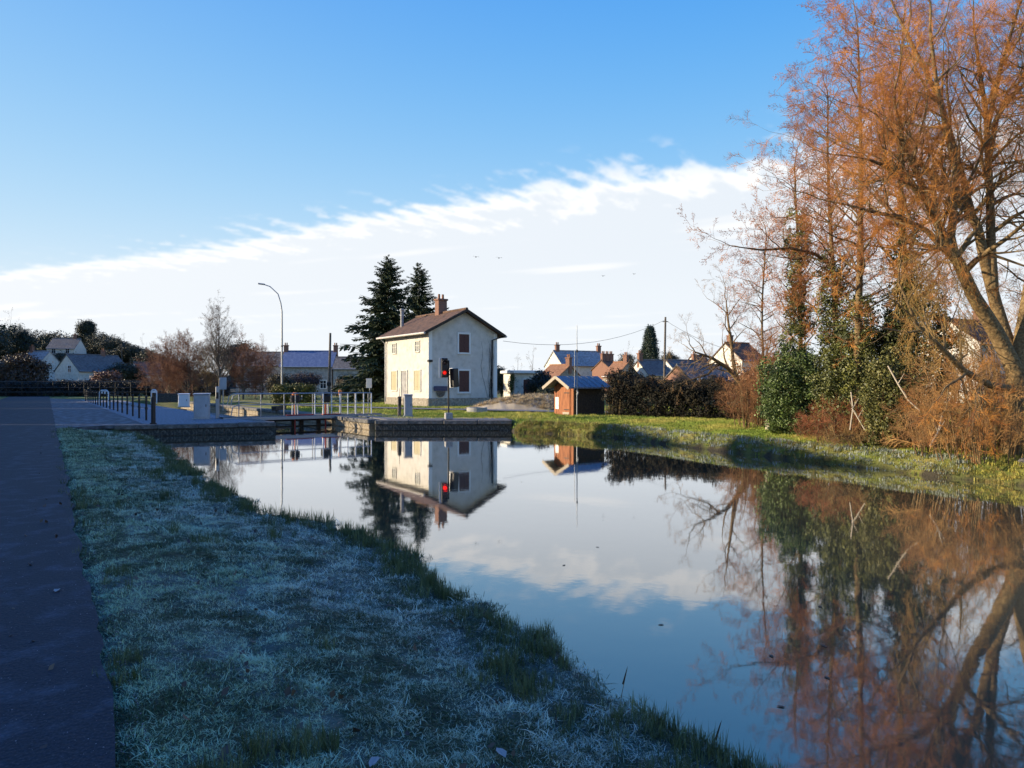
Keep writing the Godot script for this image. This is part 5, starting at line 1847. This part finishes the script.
func masts_and_lamps() -> void:
	var base := at(282, 64.0, 0.5)
	var l := thing("street_lamp", "tall thin street lamp with a curved arm behind the yellow hedge", "street lamp", base)
	var k := 64.0 / F
	var p := MB.new()
	var h := up_at(312, 64.0) - 0.5
	p.tube([Vector3.ZERO, Vector3(0, h * 0.5, 0), Vector3(0, h, 0), Vector3(-1.2 * k, h + 9 * k, 0), Vector3(-4.0 * k, h + 18 * k, 0), Vector3(-12.0 * k, h + 25.5 * k, 0), Vector3(-18.0 * k, h + 27.5 * k, 0)], [0.1, 0.085, 0.065, 0.055, 0.05, 0.045, 0.04], 9)
	part(l, "pole", p, M.galv)
	p = MB.new()
	p.box(Vector3(-20.5 * k, h + 28.0 * k, 0), Vector3(0.62, 0.13, 0.26), 0.05, Basis(Vector3.BACK, -0.12))
	part(l, "lamp_head", p, M.grey_box)
	p = MB.new()
	p.box(Vector3(-0.08, 1.25, 0.12), Vector3(0.22, 0.5, 0.16), 0.02)
	part(l, "junction_box", p, M.white_metal)
	p = MB.new()
	p.tube([Vector3(0, 5.0, 0), Vector3(0, 5.12, 0)], [0.1, 0.1], 9)
	part(l, "collar", p, M.black_metal)
	# wooden pole by the blue roofed house
	var u := thing("utility_pole", "dark wooden pole standing before the blue roofed house", "utility pole", at(329, 80.0, 0.5))
	p = MB.new()
	p.tube([Vector3(0, -0.2, 0), Vector3(0.15, up_at(333, 80.0) - 0.5, 0)], [0.17, 0.12], 9)
	part(u, "pole", p, M.old_wood)
	p = MB.new()
	p.box(Vector3(0.05, 1.6, 0.16), Vector3(0.5, 0.4, 0.2), 0.03)
	part(u, "box", p, M.black_metal)
	var u2 := thing("utility_pole", "tall wooden pole carrying wires above the village roofs", "utility pole", at(665, 75.0, 0.5))
	var ht := up_at(317, 75.0) - 0.5
	p = MB.new()
	p.tube([Vector3(-0.1, -0.2, 0), Vector3(0.05, ht, 0)], [0.15, 0.1], 9)
	part(u2, "pole", p, M.old_wood)
	p = MB.new()
	p.box(Vector3(0.05, ht - 0.5, 0), Vector3(0.6, 0.08, 0.08), 0.01)
	part(u2, "crossarm", p, M.old_wood)
	var top := pt(665, 320, 75.0)
	for q in [[pt(503, 341, 57.0), "overhead wire from the village pole to the keeper's house", 1.2], [pt(770, 358, 60.0), "overhead wire running from the village pole behind the trees", 0.7]]:
		var w := thing("overhead_wire", q[1], "wire", top)
		var mb := MB.new()
		var pts := []
		var rad := []
		for i in 13:
			var f := i / 12.0
			pts.append((q[0] - top) * f + Vector3(0, -4.0 * f * (1.0 - f) * q[2], 0))
			rad.append(0.016)
		mb.tube(pts, rad, 5, false)
		part(w, "wire", mb, M.wire)
	var m := thing("antenna_mast", "thin pale mast standing beside the brown shed", "mast", at(577, 34.6, 0.5))
	var mh := up_at(325, 34.6) - 0.5
	p = MB.new()
	p.tube([Vector3.ZERO, Vector3(0, mh * 0.6, 0), Vector3(0, mh, 0)], [0.03, 0.024, 0.012], 7)
	part(m, "pole", p, M.galv)
	p = MB.new()
	p.tube([Vector3(0, mh * 0.7, 0), Vector3(0, mh * 0.73, 0)], [0.045, 0.045], 8)
	part(m, "clamp", p, M.black_metal)
	p = MB.new()
	p.tube([Vector3(-0.12, 1.3, 0.02), Vector3(-0.12, mh * 0.72, 0.02)], [0.015, 0.012], 6)
	part(m, "stay", p, M.galv)
	# gulls far off
	for q in [[476, 257, 90.0, "first of two distant birds above the keeper's roof"], [499, 258, 92.0, "second of two distant birds above the keeper's roof"], [603, 276, 120.0, "distant bird above the shed's mast"], [634, 274, 125.0, "distant bird above the village pole"]]:
		var o := thing("bird", q[3], "bird", pt(q[0], q[1], q[2]), 0.5, "birds in the far sky")
		var mb := MB.new()
		mb.blob(Vector3.ZERO, Vector3(0.07, 0.06, 0.2), 6, 5)
		part(o, "body", mb, M.black_metal)
		for s in [-1.0, 1.0]:
			mb = MB.new()
			mb.flat(Vector3(0, 0.02, 0.08), Vector3(s * 0.28, 0.1, 0.0), Vector3(0, 0.02, -0.08), Vector3.UP)
			mb.flat(Vector3(s * 0.28, 0.1, 0.06), Vector3(s * 0.5, 0.03, -0.04), Vector3(s * 0.24, 0.09, -0.06), Vector3.UP)
			part(o, "wing", mb, M.black_metal)

# ------------------------------------------------------------------ village, far trees, hedges
func vh(called: String, label: String, px: float, d: float, turn: float, wpx: float, wid: float, y_eave: float, y_ridge: float, wall: Material, roof: Material, chims: Array, gw := 1, fw := 2, group := "") -> Node3D:
	var p := at(px, d, 0.0)
	p.y = ground_height(p.x, p.z)
	var len_ := wpx * d / F / cos(turn)
	return village_house(called, label, p, turn, len_, wid, up_at(y_eave, d) - p.y, up_at(y_ridge, d) - p.y, wall, roof, chims, gw, fw, group)

func village() -> void:
	var G := "village houses behind the hedge"
	vh("village_house", "white gabled house with long frosted slate roof and chimneys at both ends", 577, 104.0, 0.42, 48, 5.5, 366, 352, M.cream, M.frost_slate, [-0.85, 0.95], 1, 3, G)
	vh("village_house", "low outbuilding with a pale orange tile roof before the long slate roof", 560, 84.0, -0.75, 18, 4.6, 378, 366, M.stone_wall, M.tile_orange, [0.9], 1, 2, G)
	vh("village_house", "brown brick house with a cluster of chimneys right of the slate roof", 607, 98.0, 0.5, 12, 4.5, 370, 361, M.brick, M.tile_brown, [-0.7, 0.0, 0.7], 1, 1, G)
	vh("village_house", "small house with orange tile roof beside the chimney cluster", 621, 90.0, -0.8, 12, 4.6, 376, 363, M.stone_wall, M.tile_orange, [0.7], 1, 1, G)
	vh("village_house", "white gabled house with a blue slate roof left of the wire pole", 650, 92.0, 0.45, 26, 4.5, 375, 361, M.cream, M.slate, [-0.85], 1, 2, G)
	vh("village_house", "long blue slate roofed house right of the wire pole", 682, 100.0, 0.4, 34, 5.0, 374, 361, M.cream, M.slate, [0.8], 1, 3, G)
	vh("village_house", "low barn with an orange brick gable and grey slate roof above the hedge", 702, 72.0, 0.38, 54, 5.0, 381, 366, M.brick, M.slate, [], 0, 3, G)
	vh("village_house", "small white gable between the slate roofs and the tall white house", 698, 120.0, 0.45, 14, 4.5, 366, 356, M.cream, M.tile_brown, [], 1, 1, G)
	vh("village_house", "tall white gabled house with a mossy brown roof behind the apple tree", 737, 84.0, 0.5, 28, 5.2, 361, 344, M.cream, M.tile_brown, [-0.6], 1, 2, G)
	vh("village_house", "little pale hut with a tan roof behind the red-brown bush", 757, 52.0, 0.5, 9, 1.2, 380, 373, M.cream, M.tile_orange, [], 0, 1, G)
	vh("village_house", "cream house glimpsed through the brambles behind the willow", 968, 60.0, 0.5, 60, 5.0, 345, 322, M.cream, M.tile_brown, [0.5], 1, 2, G)
	# flat roofed white garage
	var gb := thing("garage", "small white flat roofed building with ivy beside the dark bush", "building", at(520, 60.0, 0.5), 0.45)
	var p := MB.new()
	p.box(Vector3(0, 1.1, 0), Vector3(2.1, 2.8, 2.2), 0.02)
	part(gb, "wall", p, M.cream)
	p = MB.new()
	p.box(Vector3(0.05, 2.62, 0.1), Vector3(2.7, 0.24, 2.7), 0.02)
	part(gb, "roof", p, M.white)
	opening(gb, "window", Vector3(-1.05, 1.6, 0.1), Vector3(-1, 0, 0), 0.4, 0.45, M.white, M.glass, "pane", 0.06)
	opening(gb, "door", Vector3(0.2, 1.0, 1.1), Vector3(0, 0, 1), 0.9, 1.95, M.white, M.shutter, "door_leaf", 0.08)
	ivy_on(gb, [at(513, 59.0, 0.7), at(513, 58.8, 1.9), at(512.5, 58.8, 2.9)], [0.4, 0.3, 0.25], 70, 0.22, 5)
	# blue roofed house across the lock
	var bh := vh("blue_roofed_house", "long grey house with a bright blue metal roof behind the lock", 311, 104.0, 0.04, 50, 6.0, 367, 352, M.grey_wall, M.blue_metal, [-0.98, 0.98], 1, 3)
	bh.set_meta("category", "house")
	vh("grey_annex", "low grey roofed annex at the right of the blue roofed house", 352, 103.0, 0.04, 30, 5.0, 369, 358, M.grey_wall, M.slate, [], 0, 2)
	vh("grey_annex", "long grey roof behind the brown trees left of the blue roofed house", 265, 110.0, 0.04, 44, 6.0, 366, 353, M.grey_wall, M.slate, [], 0, 2)
	# houses in the shade across the road
	var H := "houses beyond the end of the road"
	village_house("village_house", "pale gabled house with a long dark roof beyond the road end", at(93, 121.0, 0.6), 1.12, 9.0, 6.4, 3.7, 6.4, M.cream, M.slate, [0.4], 2, 3, H)
	vh("village_house", "white house with a shiny pale slate roof left of the pale gable", 40, 125.0, -0.35, 26, 5.5, 368, 352, M.cream, M.frost_slate, [-0.8], 1, 2, H)
	vh("village_house", "hilltop house with a dark hipped roof among the trees", 67, 165.0, 0.2, 24, 7.0, 349, 339, M.cream, M.slate, [0.6], 1, 2, H)
	village_house("village_house", "small white gable in front of the hillside wood", at(147, 125.0, 0.6), 1.1, 5.0, 4.0, 3.2, 5.2, M.cream, M.slate, [], 1, 1, H)
	vh("village_house", "white cottage at the left end of the dark hedge", 2, 112.0, 0.2, 18, 5.0, 372, 362, M.cream, M.slate, [], 1, 1, H)
	# tall farm buildings on the left of the road, whose shadow lies over the near bank
	var B := "farm buildings along the left of the road"
	for q in [
		["stone farmhouse with a steep slate roof, tallest of the row", Vector3(-31, 0.45, -18.4), 5.0, 7.0, 6.4, 10.12],
		["stone farmhouse with a brown roof beside the tallest one", Vector3(-31, 0.45, -24.2), 6.4, 7.0, 6.0, 9.28],
		["long stone barn with brown tiles and many windows", Vector3(-31, 0.45, -1.8), 27.8, 7.0, 5.6, 8.75],
		["stone cart house next to the farmhouses", Vector3(-38.0, 0.45, -36.8), 18.2, 5.5, 4.8, 7.2],
		["stone row house with slate roof", Vector3(-50.0, 0.45, -54.0), 15.6, 5.5, 4.6, 7.1],
		["stone workshop with a tiled roof", Vector3(-64.5, 0.45, -72.0), 19.6, 5.5, 4.0, 6.4],
		["far stone barn at the end of the row", Vector3(-83.0, 0.45, -94.5), 24.4, 6.0, 4.6, 7.7],
	]:
		village_house("farm_building", q[0], q[1], PI / 2, q[2], q[3], q[4], q[5], M.stone_wall, M.slate if "slate" in q[0] else M.tile_brown, [], 1, int(q[2] / 3.0), B)

func far_plants() -> void:
	var rust0 := Color(0.1, 0.04, 0.022)
	var rust1 := Color(0.3, 0.13, 0.06)
	var olive0 := Color(0.035, 0.04, 0.018)
	var olive1 := Color(0.09, 0.085, 0.04)
	var dark0 := Color(0.012, 0.02, 0.01)
	var dark1 := Color(0.04, 0.055, 0.025)
	var W := "wood on the hillside behind the road"
	# the bare tree by the lock and its russet neighbours
	bare_tree("plane_tree", "tall bare tree with a rounded crown of fine twigs beside the lock", at(219, 62.0, 0.45), 8.3, 101, Color(0.09, 0.06, 0.045), Color(0.18, 0.12, 0.09), {"reach": [2.3, 1.15, 0.6], "kids": [4.6, 3.0, 1.0], "sprays": 3.4, "spray_size": 0.7, "lift": 0.3, "bare": 0.3})
	var rust := [
		[168, 78.0, 345, 2.6, "russet leaved tree left of the tall bare tree"], [188, 76.0, 338, 2.6, "broad russet and olive tree just behind the tall bare tree"],
		[206, 84.0, 350, 2.2, "golden brown tree peeping out behind the bare tree"], [243, 76.0, 344, 2.4, "russet tree right of the tall bare tree"], [262, 80.0, 352, 2.2, "dull brown tree left of the street lamp"],
		[152, 84.0, 358, 1.8, "low rusty bush beside the small white gable"],
	]
	for i in rust.size():
		var q: Array = rust[i]
		var b := at(q[0], q[1], 0.45)
		var c0 := rust0 if i != 2 else Color(0.16, 0.1, 0.035)
		var c1 := rust1 if i != 2 else Color(0.34, 0.22, 0.08)
		var hh := up_at(q[2], q[1]) - 0.45
		bare_tree("russet_tree", q[4], b, hh, 110 + i, c0, c1, {"reach": [q[3] * 0.8, q[3] * 0.4, 0.5], "kids": [5.5, 3.4, 1.0], "sprays": 4.4, "spray_size": 0.9, "bare": 0.12, "lift": 0.06, "wander": 0.16}, "russet trees behind the lock", S.alder)
	var bushes := [
		[283, 74.0, 372, 1.8, "brown bush at the foot of the street lamp", olive0, Color(0.14, 0.1, 0.045)], [303, 82.0, 371, 2.2, "purplish brown bush before the blue roofed house", Color(0.06, 0.035, 0.03), Color(0.14, 0.08, 0.06)],
		[352, 74.0, 376, 2.0, "brown bush left of the spruces", olive0, Color(0.13, 0.085, 0.045)], [366, 66.0, 384, 1.2, "dark low bush under the spruces", dark0, dark1],
		[543, 57.0, 370, 1.3, "dark bush right of the flat roofed building", dark0, Color(0.035, 0.035, 0.018)], [552, 50.0, 386, 1.0, "low dark bush behind the shed", dark0, dark1],
		[500, 66.0, 366, 1.0, "grey ivied tree behind the keeper's house", olive0, olive1],
		[617, 62.0, 372, 1.6, "russet shrub before the village chimneys", rust0, Color(0.3, 0.13, 0.05)], [640, 60.0, 378, 1.6, "brown shrub below the wire pole", rust0, Color(0.26, 0.15, 0.06)],
		[770, 34.0, 350, 2.2, "brown shrub behind the small russet alder", rust0, Color(0.34, 0.16, 0.06)],
	]
	for i in bushes.size():
		var q: Array = bushes[i]
		var b := at(q[0], q[1], 0.45)
		leafy_tree("shrub", q[4], b, up_at(q[2], q[1]) - 0.45, q[3], q[5], q[6], 130 + i, "", 260, 0.42)
	# conifers behind the keeper's house
	spruce("tall dark spruce left of the keeper's roof", at(388, 64.0, 0.45), 13.4, 4.6, 151)
	spruce("narrower dark spruce directly behind the keeper's roof", at(419, 69.0, 0.45), 13.6, 4.2, 152)
	var cy := thing("cypress_tree", "dense dark green cypress above the village roofs", "tree", at(650, 128.0, 0.9))
	var base := cy.position
	var mb := MB.new()
	mb.tube([base, base + Vector3(0, 10, 0)], [0.3, 0.05], 7)
	var tr := part(cy, "trunk", mb, M.grey_bark)
	tr.transform = cy.transform.affine_inverse()
	var spots := []
	var g := RandomNumberGenerator.new()
	g.seed = 8
	var top := up_at(328, 128.0) - 0.9
	for i in 620:
		var f := pow(g.randf(), 0.8)
		var a := g.randf() * TAU
		var r := 2.3 * pow(1.0 - f, 0.55) * sqrt(g.randf_range(0.3, 1.0))
		spots.append(base + Vector3(cos(a) * r, 0.5 + f * (top - 0.4), sin(a) * r))
	clumps(cy, "crown", S.clump, M.leaf, spots, 0.62, Color(0.012, 0.026, 0.014), Color(0.035, 0.06, 0.03), 9)
	# trees on the left hillside
	var hill := [
		[3, 150.0, 330, 4.0, "dark conifer at the left edge of the hillside wood", dark0, dark1], [17, 148.0, 323, 3.6, "tallest dark rounded conifer at the left of the hillside wood", dark0, dark1],
		[48, 172.0, 334, 4.2, "rounded dark evergreen left of the hilltop house", dark0, dark1], [84, 185.0, 316, 2.4, "pointed evergreen standing above the hillside wood", dark0, dark1],
		[97, 180.0, 333, 5.0, "olive brown tree right of the pointed evergreen", olive0, olive1], [113, 176.0, 338, 4.6, "dull green tree in the middle of the hillside wood", olive0, olive1],
		[128, 172.0, 346, 4.6, "dark tree above the small white gable", dark0, olive1], [22, 100.0, 352, 3.2, "brown leafed tree before the white house with pale roof", Color(0.05, 0.03, 0.016), Color(0.13, 0.08, 0.04)],
		[8, 104.0, 362, 2.6, "brown tree beside the white cottage", Color(0.05, 0.03, 0.016), Color(0.12, 0.075, 0.04)], [60, 150.0, 352, 3.0, "dark shrub below the hilltop house", dark0, olive1],
		[108, 110.0, 374, 1.6, "reddish shrub against the pale gabled house", rust0, rust1], [160, 150.0, 352, 4.0, "grey brown tree behind the russet trees", olive0, olive1],
		[238, 130.0, 338, 3.0, "dark conifer behind the russet trees", dark0, dark1], [130, 120.0, 366, 2.6, "dark bush left of the small white gable", dark0, olive1],
	]
	for i in hill.size():
		var q: Array = hill[i]
		var b := at(q[0], q[1], 0.0)
		b.y = ground_height(b.x, b.z)
		leafy_tree("hillside_tree", q[4], b, up_at(q[2], q[1]) - b.y, q[3], q[5], q[6], 170 + i, W, 460, 0.85)
	for q in [[-40, 118.0, 0.0, 15.0, 241, "big dark evergreen beyond the far stone barn"], [-62, 124.0, 0.0, 15.0, 242, "second dark evergreen beyond the far stone barn"], [-48, 131.0, 0.0, 16.0, 243, "third dark evergreen behind the other two"]]:
		var b := at(q[0], q[1], 0.5)
		leafy_tree("hillside_tree", q[5], b, q[3], 6.5, dark0, dark1, q[4], W, 500, 1.2)
	for q in [[122, 165.0, 338, 201, "bare grey tree on the hillside right of the wood"], [142, 160.0, 340, 202, "bare tree with pale twigs above the small white gable"], [155, 158.0, 346, 203, "smaller bare tree beside the pale twigged one"], [10, 165.0, 316, 204, "bare treetop above the left conifers"], [178, 170.0, 336, 205, "bare tree far behind the russet trees"]]:
		var b := at(q[0], q[1], 0.0)
		b.y = ground_height(b.x, b.z)
		bare_tree("bare_tree", q[4], b, up_at(q[2], q[1]) - b.y, q[3], Color(0.09, 0.07, 0.055), Color(0.17, 0.135, 0.1), {"kids": [0.6, 0.9, 1.0], "sprays": 1.4}, W)
	# trees between and behind the village roofs
	for q in [[533, 110.0, 352, 210, "grey bare tree behind the flat roofed building"], [518, 120.0, 358, 211, "small bare tree beside the keeper's gable"], [627, 140.0, 347, 212, "pale bare tree left of the cypress"], [713, 130.0, 349, 213, "bare tree left of the tall white house"]]:
		var b := at(q[0], q[1], 0.0)
		b.y = ground_height(b.x, b.z)
		bare_tree("bare_tree", q[4], b, up_at(q[2], q[1]) - b.y, q[3], Color(0.12, 0.085, 0.055), Color(0.24, 0.17, 0.1), {"kids": [0.8, 1.0, 1.0], "sprays": 1.6}, "bare trees behind the village")
	for q in [[630, 145.0, 350, 2.6, 220, "olive tree left of the cypress"], [671, 150.0, 352, 2.0, 221, "dark small evergreen right of the cypress"], [706, 150.0, 351, 3.2, 222, "mossy brown tree behind the small white gable"], [596, 150.0, 354, 3.0, 223, "dull tree behind the slate roofed house"]]:
		var b := at(q[0], q[1], 0.0)
		b.y = ground_height(b.x, b.z)
		leafy_tree("village_tree", q[5], b, up_at(q[2], q[1]) - b.y, q[3], olive0, Color(0.13, 0.1, 0.04), q[4], "trees behind the village", 300, 0.7)
	# a belt of wood that closes the horizon
	var far := []
	g.seed = 12
	for i in 15000:
		var d := g.randf_range(175.0, 330.0)
		var bearing := g.randf_range(-1.0, 1.0)
		var x := bearing * d
		var y := ground_height(x, -d)
		far.append(Vector3(x, y + g.randf() * (3.2 + 2.0 * smoothstep(-0.4, -0.55, bearing)) * (1.0 + 0.7 * n_mid.get_noise_2d(x * 0.08, d * 0.08)), -d))
	var fo := thing("far_wood", "low wooded skyline far behind the village", "wood", Vector3(0, 0, -280))
	fo.set_meta("kind", "stuff")
	clumps(fo, "crowns", S.clump, M.leaf, far, 1.3, Color(0.035, 0.035, 0.026), Color(0.09, 0.08, 0.055), 13)

func hedges() -> void:
	# the dark bramble hedge right of the shed
	var g := RandomNumberGenerator.new()
	g.seed = 31
	var line := [Vector2(4.6, -34.2), Vector2(6.4, -32.8), Vector2(8.4, -31.4), Vector2(10.4, -29.6), Vector2(11.2, -28.0)]
	var o := thing("bramble_hedge", "long dark bramble hedge between the shed and the red-brown bush", "hedge", Vector3(7.5, 0.5, -32.4))
	var back := o.transform.affine_inverse()
	var spots := []
	var tops := [[[], []], [[], []]]
	var mb := MB.new()
	for i in 5200:
		var f := g.randf() * 3.999
		var k := int(f)
		var p: Vector2 = line[k].lerp(line[k + 1], f - k)
		var hgt := 1.55 + 0.3 * n_mid.get_noise_2d(p.x * 1.4, p.y * 1.4) + (0.45 if k == 0 else 0.0) * (1.0 - (f - k))
		var across := g.randf_range(-0.2, 2.6)
		p += Vector2(0.55, -0.83) * across
		var y := g.randf() * hgt * (1.0 + across * 0.03)
		if across < 0.6 or y > hgt * 0.7:
			spots.append(Vector3(p.x, 0.55 + y, p.y) + Vector3(g.randfn(), g.randfn(), g.randfn()) * 0.1)
		if i % 9 == 0:
			var q := g.randi() % 2
			var s := g.randf_range(0.25, 0.6)
			var yy := 0.5 + hgt * (0.8 if g.randf() < 0.7 else g.randf())
			tops[q][0].append(back * Transform3D(aim(Vector3(g.randfn() * 0.6, 1.0, g.randfn() * 0.6), g.randf() * TAU).scaled_local(Vector3(s, s, s)), Vector3(p.x, yy, p.y)))
			tops[q][1].append(Color(0.16, 0.08, 0.03).lerp(Color(0.34, 0.2, 0.08), g.randf()))
		if i % 40 == 0:
			mb.tube([Vector3(p.x, 0.4, p.y), Vector3(p.x + 0.1, 0.6 + hgt * 0.6, p.y)], [0.025, 0.01], 5)
	var st := part(o, "stems", mb, M.bark)
	st.transform = back
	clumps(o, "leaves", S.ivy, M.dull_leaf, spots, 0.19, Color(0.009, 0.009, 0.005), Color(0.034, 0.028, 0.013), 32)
	for k in 2:
		copies(o, "twigs", S.willow[k], M.twig, tops[k][0], tops[k][1])
	# clipped yellow hedge under the street lamp
	var h := thing("clipped_hedge", "clipped yellow green hedge beneath the street lamp", "hedge", at(294, 60.0, 0.45))
	var hs := []
	for i in 420:
		hs.append(h.position + Vector3(g.randf_range(-1.7, 1.7), g.randf_range(0.1, 1.5), g.randf_range(-0.6, 0.6)))
	var hm := MB.new()
	for i in 6:
		hm.tube([Vector3(-1.5 + i * 0.6, -0.1, 0), Vector3(-1.5 + i * 0.6, 1.2, 0.1)], [0.04, 0.02], 5)
	part(h, "stems", hm, M.bark)
	clumps(h, "leaves", S.ivy, M.leaf, hs, 0.28, Color(0.05, 0.06, 0.012), Color(0.2, 0.19, 0.03), 33)
	# dark hedge and guard rail closing the road
	var dh := thing("roadside_hedge", "long dark hedge at the end of the road below the houses", "hedge", Vector3(-53, 0.45, -94.0))
	var ds := []
	for i in 1500:
		ds.append(Vector3(g.randf_range(-71, -38), g.randf_range(0.5, 2.35), -94.0 + g.randf_range(-0.9, 0.9)))
	hm = MB.new()
	for i in 14:
		hm.tube([Vector3(-17 + i * 2.4, -0.1, 0), Vector3(-17 + i * 2.4, 1.6, 0.1)], [0.05, 0.02], 5)
	part(dh, "stems", hm, M.bark)
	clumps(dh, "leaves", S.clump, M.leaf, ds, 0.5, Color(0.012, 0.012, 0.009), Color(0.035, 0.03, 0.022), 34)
	var gr := thing("guard_rail", "dark metal guard rail in front of the long dark hedge", "railing", Vector3(-53, 0.45, -90.0))
	for i in 20:
		var q := MB.new()
		q.tube([Vector3(-18 + i * 2.0, -0.05, 0), Vector3(-18 + i * 2.0, 1.95, 0)], [0.05, 0.05], 6)
		part(gr, "post", q, M.black_metal)
	for y in [1.95, 1.2, 0.6]:
		var q := MB.new()
		q.tube([Vector3(-18, y, 0), Vector3(20, y, 0)], [0.045, 0.045], 6)
		part(gr, "rail", q, M.black_metal)

func small_things() -> void:
	var g := RandomNumberGenerator.new()
	g.seed = 55
	# fallen leaves
	var shape := MB.new()
	for s in [-1.0, 1.0]:
		var q := [Vector3(-0.06, 0.0, 0), Vector3(-0.02, 0.014, s * 0.028), Vector3(0.03, 0.01, s * 0.024), Vector3(0.07, 0.004, 0)]
		shape.flat(q[0], q[1], q[3], Vector3.UP)
		shape.flat(q[1], q[2], q[3], Vector3.UP)
	var lm := shape.mesh()
	var pale := plain(0.3, 0.29, 0.28, 0.8)
	var brown := plain(0.1, 0.06, 0.035, 0.8)
	for q in [[-3.55, -5.46, 0.49, true, "pale frosted leaf lying on the tarmac road"], [-0.62, -3.15, 0.0, true, "pale leaf caught in the frosted grass near the road"], [-0.98, -5.6, 0.0, false, "dark curled leaf in the middle of the frosted grass"], [-1.9, -7.1, 0.0, false, "dark brown leaf lying beside a green tuft"], [-0.05, -3.3, 0.0, true, "frosted leaf close to the near water's edge"]]:
		var y: float = q[2] if q[2] > 0.0 else ground_height(q[0], q[1]) + 0.035
		var o := thing("fallen_leaf", q[4], "leaf", Vector3(q[0], y, q[1]), g.randf() * TAU, "fallen leaves")
		part(o, "blade", lm, pale if q[3] else brown).scale = Vector3(0.75, 0.75, 0.75)
	# flotsam on the canal
	for q in [[2.0, -5.4], [2.25, -5.0], [1.75, -4.55], [2.5, -5.6], [1.1, -9.0], [-1.6, -13.0], [3.2, -8.3], [1.3, -6.1], [2.9, -6.6], [0.6, -8.1], [4.1, -11.0], [0.2, -15.0], [3.4, -14.2], [2.2, -18.5]]:
		var o := thing("floating_leaf", "small dark leaf floating on the canal", "leaf", Vector3(q[0], 0.004, q[1]), g.randf() * TAU, "leaves floating on the canal")
		part(o, "blade", lm, brown).scale = Vector3(0.45, 0.1, 0.45)
	# tall dry stems at the water's edge
	for q in [[1.02, -3.6], [1.2, -3.5], [1.32, -3.45], [0.62, -4.05], [0.66, -4.15]]:
		var o := thing("reed_stem", "tall dark dry stem standing in the near bank grass", "reed", Vector3(q[0], ground_height(q[0], q[1]) - 0.02, q[1]), g.randf() * TAU, "dry stems on the near bank")
		var mb := MB.new()
		mb.tube([Vector3.ZERO, Vector3(0.02, 0.2, 0), Vector3(0.06, 0.36, 0.01)], [0.003, 0.0025, 0.001], 4)
		part(o, "stem", mb, M.bark)
		mb = MB.new()
		mb.tube([Vector3(0.03, 0.26, 0), Vector3(0.055, 0.35, 0.01)], [0.006, 0.002], 5)
		part(o, "seed_head", mb, M.dark_plank)

func _ready() -> void:
	n_fine.seed = 1
	n_fine.frequency = 1.4
	n_fine.fractal_octaves = 3
	n_mid.seed = 2
	n_mid.frequency = 0.55
	n_mid.fractal_octaves = 3
	n_big.seed = 3
	n_big.frequency = 0.008
	make_view()
	make_materials()
	make_more_materials()
	lay_out()
	make_shared()
	make_ground()
	make_surfaces()
	lock_furniture()
	keepers_house()
	garden_shed()
	village()

	masts_and_lamps()
	hedges()
	grove()
	far_plants()
	make_grass()
	small_things()

func make_more_materials() -> void:
	M.tile_orange_plain = plain(0.3, 0.13, 0.06, 0.85)
	M.pale_gutter = plain(0.55, 0.5, 0.45, 0.6)
	M.dim_pane = plain(0.3, 0.3, 0.28, 0.25)
	M.frost_roof = grained(grain_image(256, 51, 0.04, [[0.0, 0.09, 0.1, 0.12], [0.5, 0.17, 0.185, 0.21], [1.0, 0.4, 0.4, 0.4]], 4), 0.7, 0.6)
	M.dull_leaf = tinted(0.95, 0.15)
	M.dark_lens = plain(0.03, 0.01, 0.01, 0.15)
	M.red_lens = plain(0.5, 0.02, 0.01, 0.2)
	M.red_lens.emission_enabled = true
	M.red_lens.emission = Color(1.0, 0.12, 0.05)
	M.red_lens.emission_energy_multiplier = 0.45
